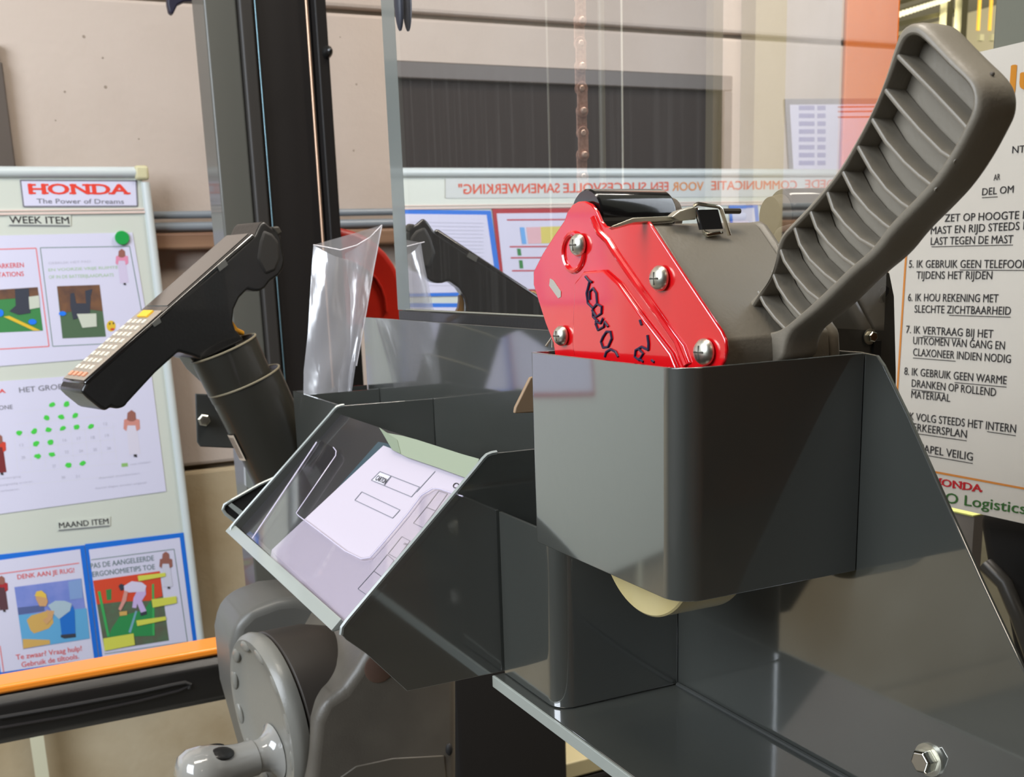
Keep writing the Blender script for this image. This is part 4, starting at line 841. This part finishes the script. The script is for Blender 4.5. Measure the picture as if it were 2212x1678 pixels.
rings = [off_(Fi, 0, .013), off_(Fi, 0, .0012), off_(Fi, .0003, .0003), off_(Fi, .0010, -.0003), off_(Fo, -.0016, -.0003), off_(Fo, -.0006, .0004), off_(Fo, 0, .0018), off_(Fo, .0006, .006), off_(Fo, .0008, .016), off_(Fo, .0004, .0205), off_(Fo, -.0008, .0232), off_(Fo, -.0030, WH-.0004)]
hb = MB(); hb.loft(rings, caps=False)
hb.add(rings[-1], [tuple(range(n))]); hb.add(rings[0], [tuple(range(n))])
hd_ = hb.build('handle', GREYP, td)
ribs = [[(1936,119),(1967,151),(2015,200),(2063,251),(2092,283)], [(1907,190),(1941,232),(1983,280),(2031,328),(2062,348)], [(1880,254),(1912,306),(1951,351),(1983,380),(2021,409)], [(1849,312),(1880,367),(1912,409),(1944,438),(1973,457)],
        [(1817,367),(1841,415),(1873,454),(1906,483),(1928,499)], [(1785,413),(1798,452),(1823,485),(1856,517),(1888,535)], [(1749,456),(1762,492),(1787,525),(1820,557),(1849,577)], [(1715,492),(1726,528),(1747,561),(1780,593),(1809,615)],
        [(1680,528),(1693,564),(1715,597),(1744,630),(1769,649)], [(1666,586),(1679,619),(1700,651),(1726,680),(1733,686)], [(1636,630),(1650,658),(1672,687),(1697,713)]]
GREYR = GREYP
for rb in ribs:
    ps = []
    for k in range(len(rb)-1):
        for j in range(4): ps.append((rb[k][0]+(rb[k+1][0]-rb[k][0])*j/4, rb[k][1]+(rb[k+1][1]-rb[k][1])*j/4))
    ps.append(rb[-1])
    P3 = hx(ps, XH+.0004); th2 = .0021; mb = MB(); rings_ = []
    for i, p in enumerate(P3):
        t = (P3[min(i+1, len(P3)-1)]-P3[max(i-1, 0)]).normalized(); nn = (DY*t.z-V((0, 0, t.dot(DY))))*th2/2
        rings_.append([p+nn+DX*.0010, p+nn*.75+DX*.0002, p+nn*.25-DX*.0001, p-nn*.25-DX*.0001, p-nn*.75+DX*.0002, p-nn+DX*.0010, p-nn+DX*.0115, p+nn+DX*.0115])
    mb.loft(rings_).build('rib', GREYP, hd_)
MB().ball(ad(2143, 160, XH+.012), (.0010, 0, 0), (0, .0010, 0), (0, 0, .0010)).build('gate_mark', M('gate_mark_brown', (84, 76, 66), .6), hd_)
# tape roll
tr2 = thing('tape_roll', 'roll of clear yellowish packing tape showing beneath the grey box', 'tape', (.335, .48, 1.3555))
TP = M('yellowish_tape', (206, 190, 138), .3, coat=.6, noise=30, rgb2=(196, 178, 120))
b0 = at(1445, 1337, 'X', .322); rR = .047; cR = V((.3130, .4780, b0.z+rR+.001))
MB().lathe(cR, (1, 0, 0), [(0, .028), (0, rR-.001), (.001, rR), (.037, rR), (.038, rR-.001), (.038, .028)], 80, caps=False).build('tape_winding', TP, tr2)
MB().lathe(cR, (1, 0, 0), [(.0, .0262), (.0, .0278), (.038, .0278), (.038, .0262), (.0, .0262)], 60, caps=False).build('cardboard_core', M('cardboard', (150, 118, 80), .8), tr2)

# ================================================================== SAFETY POSTER AND WHAT IS AROUND IT
XP = .85
P = Plane((XP, 0, 0), (-1, 0, 0))
cab = thing('grey_cabinet', 'plain grey cabinet side carrying the safety rules poster', 'cabinet', (.95, .5, 0))
GC = M('cabinet_grey', (122, 124, 112), .6); yl = at(2146, 50, 'X', XP+.012).y
zt_ = at(2170, 98, 'X', XP+.012).z
MB().box((XP+.012, .1, 1.69), (XP+.3, yl, 2.7)).build('cabinet_body', GC, cab, smooth=False, bev=.003)
MB().box((XP+.002, .545, 1.36), (XP+.010, .66, 1.70)).box((XP+.006, .56, 1.60), (XP+.02, .64, 1.72)).build('poster_backing', M('backing_card', (120, 112, 96), .7), cab, smooth=False)
ps = tag(P.sheet('safety_poster', [], PAPERW) if False else MB().prism([V((XP, .843, 1.303)), V((XP, .543, 1.303)), V((XP, .543, 1.7225)), V((XP, .843, 1.7225))], (.0006, 0, 0)).build('safety_poster', PAPERW, smooth=False),
         'white safety rules poster with orange border, right of the tape dispenser', 'poster')
P.poly('printed_border', [P.line((1958, 540), (1955, 580), 4), P.line((1955, 580), (1928, 1000), 4), P.line((1926, 1002), (2260, 1064), 4.5), P.line((1958, 540), (1975, 250), 4)], .0006, ORL, ps)
items = [('ZET OP HOOGTE MET', (2040, 479), (2250, 471), 16), ('MAST EN RIJD STEEDS MET', (2010, 506), (2250, 494), 16), ('LAST TEGEN DE MAST', (2010, 529), (2188, 525), 16), ('DEL OM', (2121, 422), (2189, 416), 15), ('NTEN', (2186, 331), (2240, 327), 15), ('AR', (2146, 390), (2160, 388), 13),
         ('5. IK GEBRUIK GEEN TELEFOON', (1963, 578), (2222, 579), 16), ('TIJDENS HET RIJDEN', (1979, 602), (2143, 603), 16), ('6. IK HOU REKENING MET', (1961, 650), (2156, 653), 16), ('SLECHTE ZICHTBAARHEID', (1975, 675), (2183, 680), 16),
         ('7. IK VERTRAAG BIJ HET', (1957, 719), (2145, 730), 16), ('UITKOMEN VAN GANG EN', (1972, 743), (2170, 755), 16), ('CLAXONEER INDIEN NODIG', (1972, 768), (2183, 784), 16),
         ('8. IK GEBRUIK GEEN WARME', (1953, 809), (2174, 830), 16), ('DRANKEN OP ROLLEND', (1969, 835), (2151, 856), 16), ('MATERIAAL', (1968, 859), (2052, 868), 16),
         ('9. IK VOLG STEEDS HET INTERN', (1944, 904), (2194, 935), 16), ('VERKEERSPLAN', (1960, 928), (2088, 946), 16), ('10. STAPEL VEILIG', (1950, 969), (2101, 995), 16)]
letters(P, items, INK, ps, .0006, .7)
for a, b in [((2012, 533), (2188, 529)), ((2121, 427), (2155, 425)), ((2073, 583), (2212, 584)), ((2050, 681), (2183, 685)), ((1993, 726), (2075, 731)), ((1972, 773), (2064, 780)), ((2062, 826), (2174, 836)), ((1969, 841), (2040, 849)), ((2132, 932), (2194, 941)), ((1970, 935), (2088, 952)), ((2005, 984), (2101, 1001))]: P.poly('underline', [P.line(a, b, 1.6)], .0006, INK, ps)
slab('HONDA', (2014, 1046), (2121, 1063), 15, P, M('poster_red', (200, 30, 40), .8), ps, .0006)
letters(P, [('KNO Logistics!', (1992, 1078), (2226, 1112), 21)], OLIVE, ps, .0006, 1.2)
letters(P, [('Ju', (2168, 196), (2240, 190), 52)], M('orange_print', (214, 140, 40), .8), ps, .0006, 2)
# black seat back and lime strip below the poster
sb = thing('black_seat', 'rounded black seat back below the safety poster', 'seat', (.95, .6, .9))
MB().prism([at(x, y, 'X', .90) for x, y in [(2095, 1095), (2400, 1120), (2400, 1750), (2230, 1700), (2160, 1330), (2120, 1240)]], (.12, 0, 0)).build('seat_cushion', BLACKM, sb, bev=.02, seg=4)
MB().path([at(x, y, 'X', .88) for x, y in [(2130, 1220), (2170, 1260), (2200, 1330), (2225, 1400), (2260, 1500)]], .008, 10).build('seat_highlight', M('seat_highlight_grey', (70, 68, 64), .35), sb)  # highlight on the black curve, drawn as a lighter grey tube
a = at(2040, 1099, 'X', 1.05); b = at(2102, 1116, 'X', 1.05)
lt = thing('low_post', 'low grey post with lime yellow top under the left corner of the poster', 'post', (1.06, (a.y+b.y)/2, 0))
MB().box((1.05, b.y, b.z), (1.07, a.y+.01, a.z)).build('lime_cap', M('lime_yellow', (216, 220, 130), .6), lt, smooth=False)
MB().box((1.052, b.y, 0), (1.068, a.y+.01, b.z-.0005)).build('post_shaft', M('post_grey', (128, 122, 116), .6), lt, smooth=False)
a = at(1930, 690, 'Y', 1.4); b = at(1944, 800, 'Y', 1.4)
tag(MB().box((a.x, 1.4, 0), (b.x, 1.41, a.z)).build('reflective_post', M('lime_reflective', (200, 230, 90), .5), smooth=False), 'narrow lime reflective post peeping left of the poster edge', 'post')
# far hall seen at the top right: racks, batten lamp, yellow posts
rk = thing('storage_rack', 'pale steel storage rack in the far hall, top right corner', 'rack', (5, 6, 0))
RS = M('rack_cream', (150, 146, 116), .6)
def far_(x, y, Y): return at(x, y, 'Y', Y)
for (x0_, y0_, x1_, y1_, w_) in [(1925, 56, 2060, 24, 10), (1925, 90, 2000, 62, 12), (1925, 10, 2050, -22, 8)]:
    a, b = far_(x0_, y0_, 5.6), far_(x1_, y1_, 6.4); MB().path([a, (a+b)/2, b], w_/F*5, 4).build('rack_beam', RS, rk, smooth=False)
for px in (2082, 2050):
    a = far_(px, 60, 6.0); MB().box((a.x-.03, 6.0, 0), (a.x+.03, 6.06, 4)).build('rack_post', RS, rk, smooth=False)
lp = thing('batten_lamp', 'long batten lamp of bright dots in the far hall, top right', 'lamp', far_(1980, 15, 5.4))
LM = M('lamp_dot', (255, 250, 214), .5, emit=1.1)
a, b = far_(1938, 31, 5.2), far_(2045, -3, 6.0)
MB().path([a+V((0, .01, .01)), b+V((0, .01, .01))], .02, 4).build('lamp_batten', M('lamp_housing', (150, 144, 112), .6), lp, smooth=False)
for k in range(16):
    c = a.lerp(b, k/15)+V((0, -.02, -.004)); MB().ball(c, (.018, 0, 0), (0, .01, 0), (0, 0, .018), 10, 6).build('lamp_dot', LM, lp)
for px in (2116, 2141):
    q = far_(px, 30, 4.2); o = MB().box((q.x-.008, 4.2, far_(px, 66, 4.2).z), (q.x+.008, 4.208, 4)).build('yellow_post', M('yellow_post_paint', (226, 178, 70), .5), smooth=False)
    tag(o, 'left one of two yellow hanging posts in the far hall' if px < 2130 else 'right one of two yellow hanging posts, beside the grey cabinet', 'post', 'yellow posts in the far hall')
    q2 = far_(px+6, 74, 4.19); MB().box((q2.x-.014, 4.19, q2.z-.03), (q2.x+.014, 4.21, q2.z)).build('post_foot', RS, o, smooth=False)
bpy.context.view_layer.update()
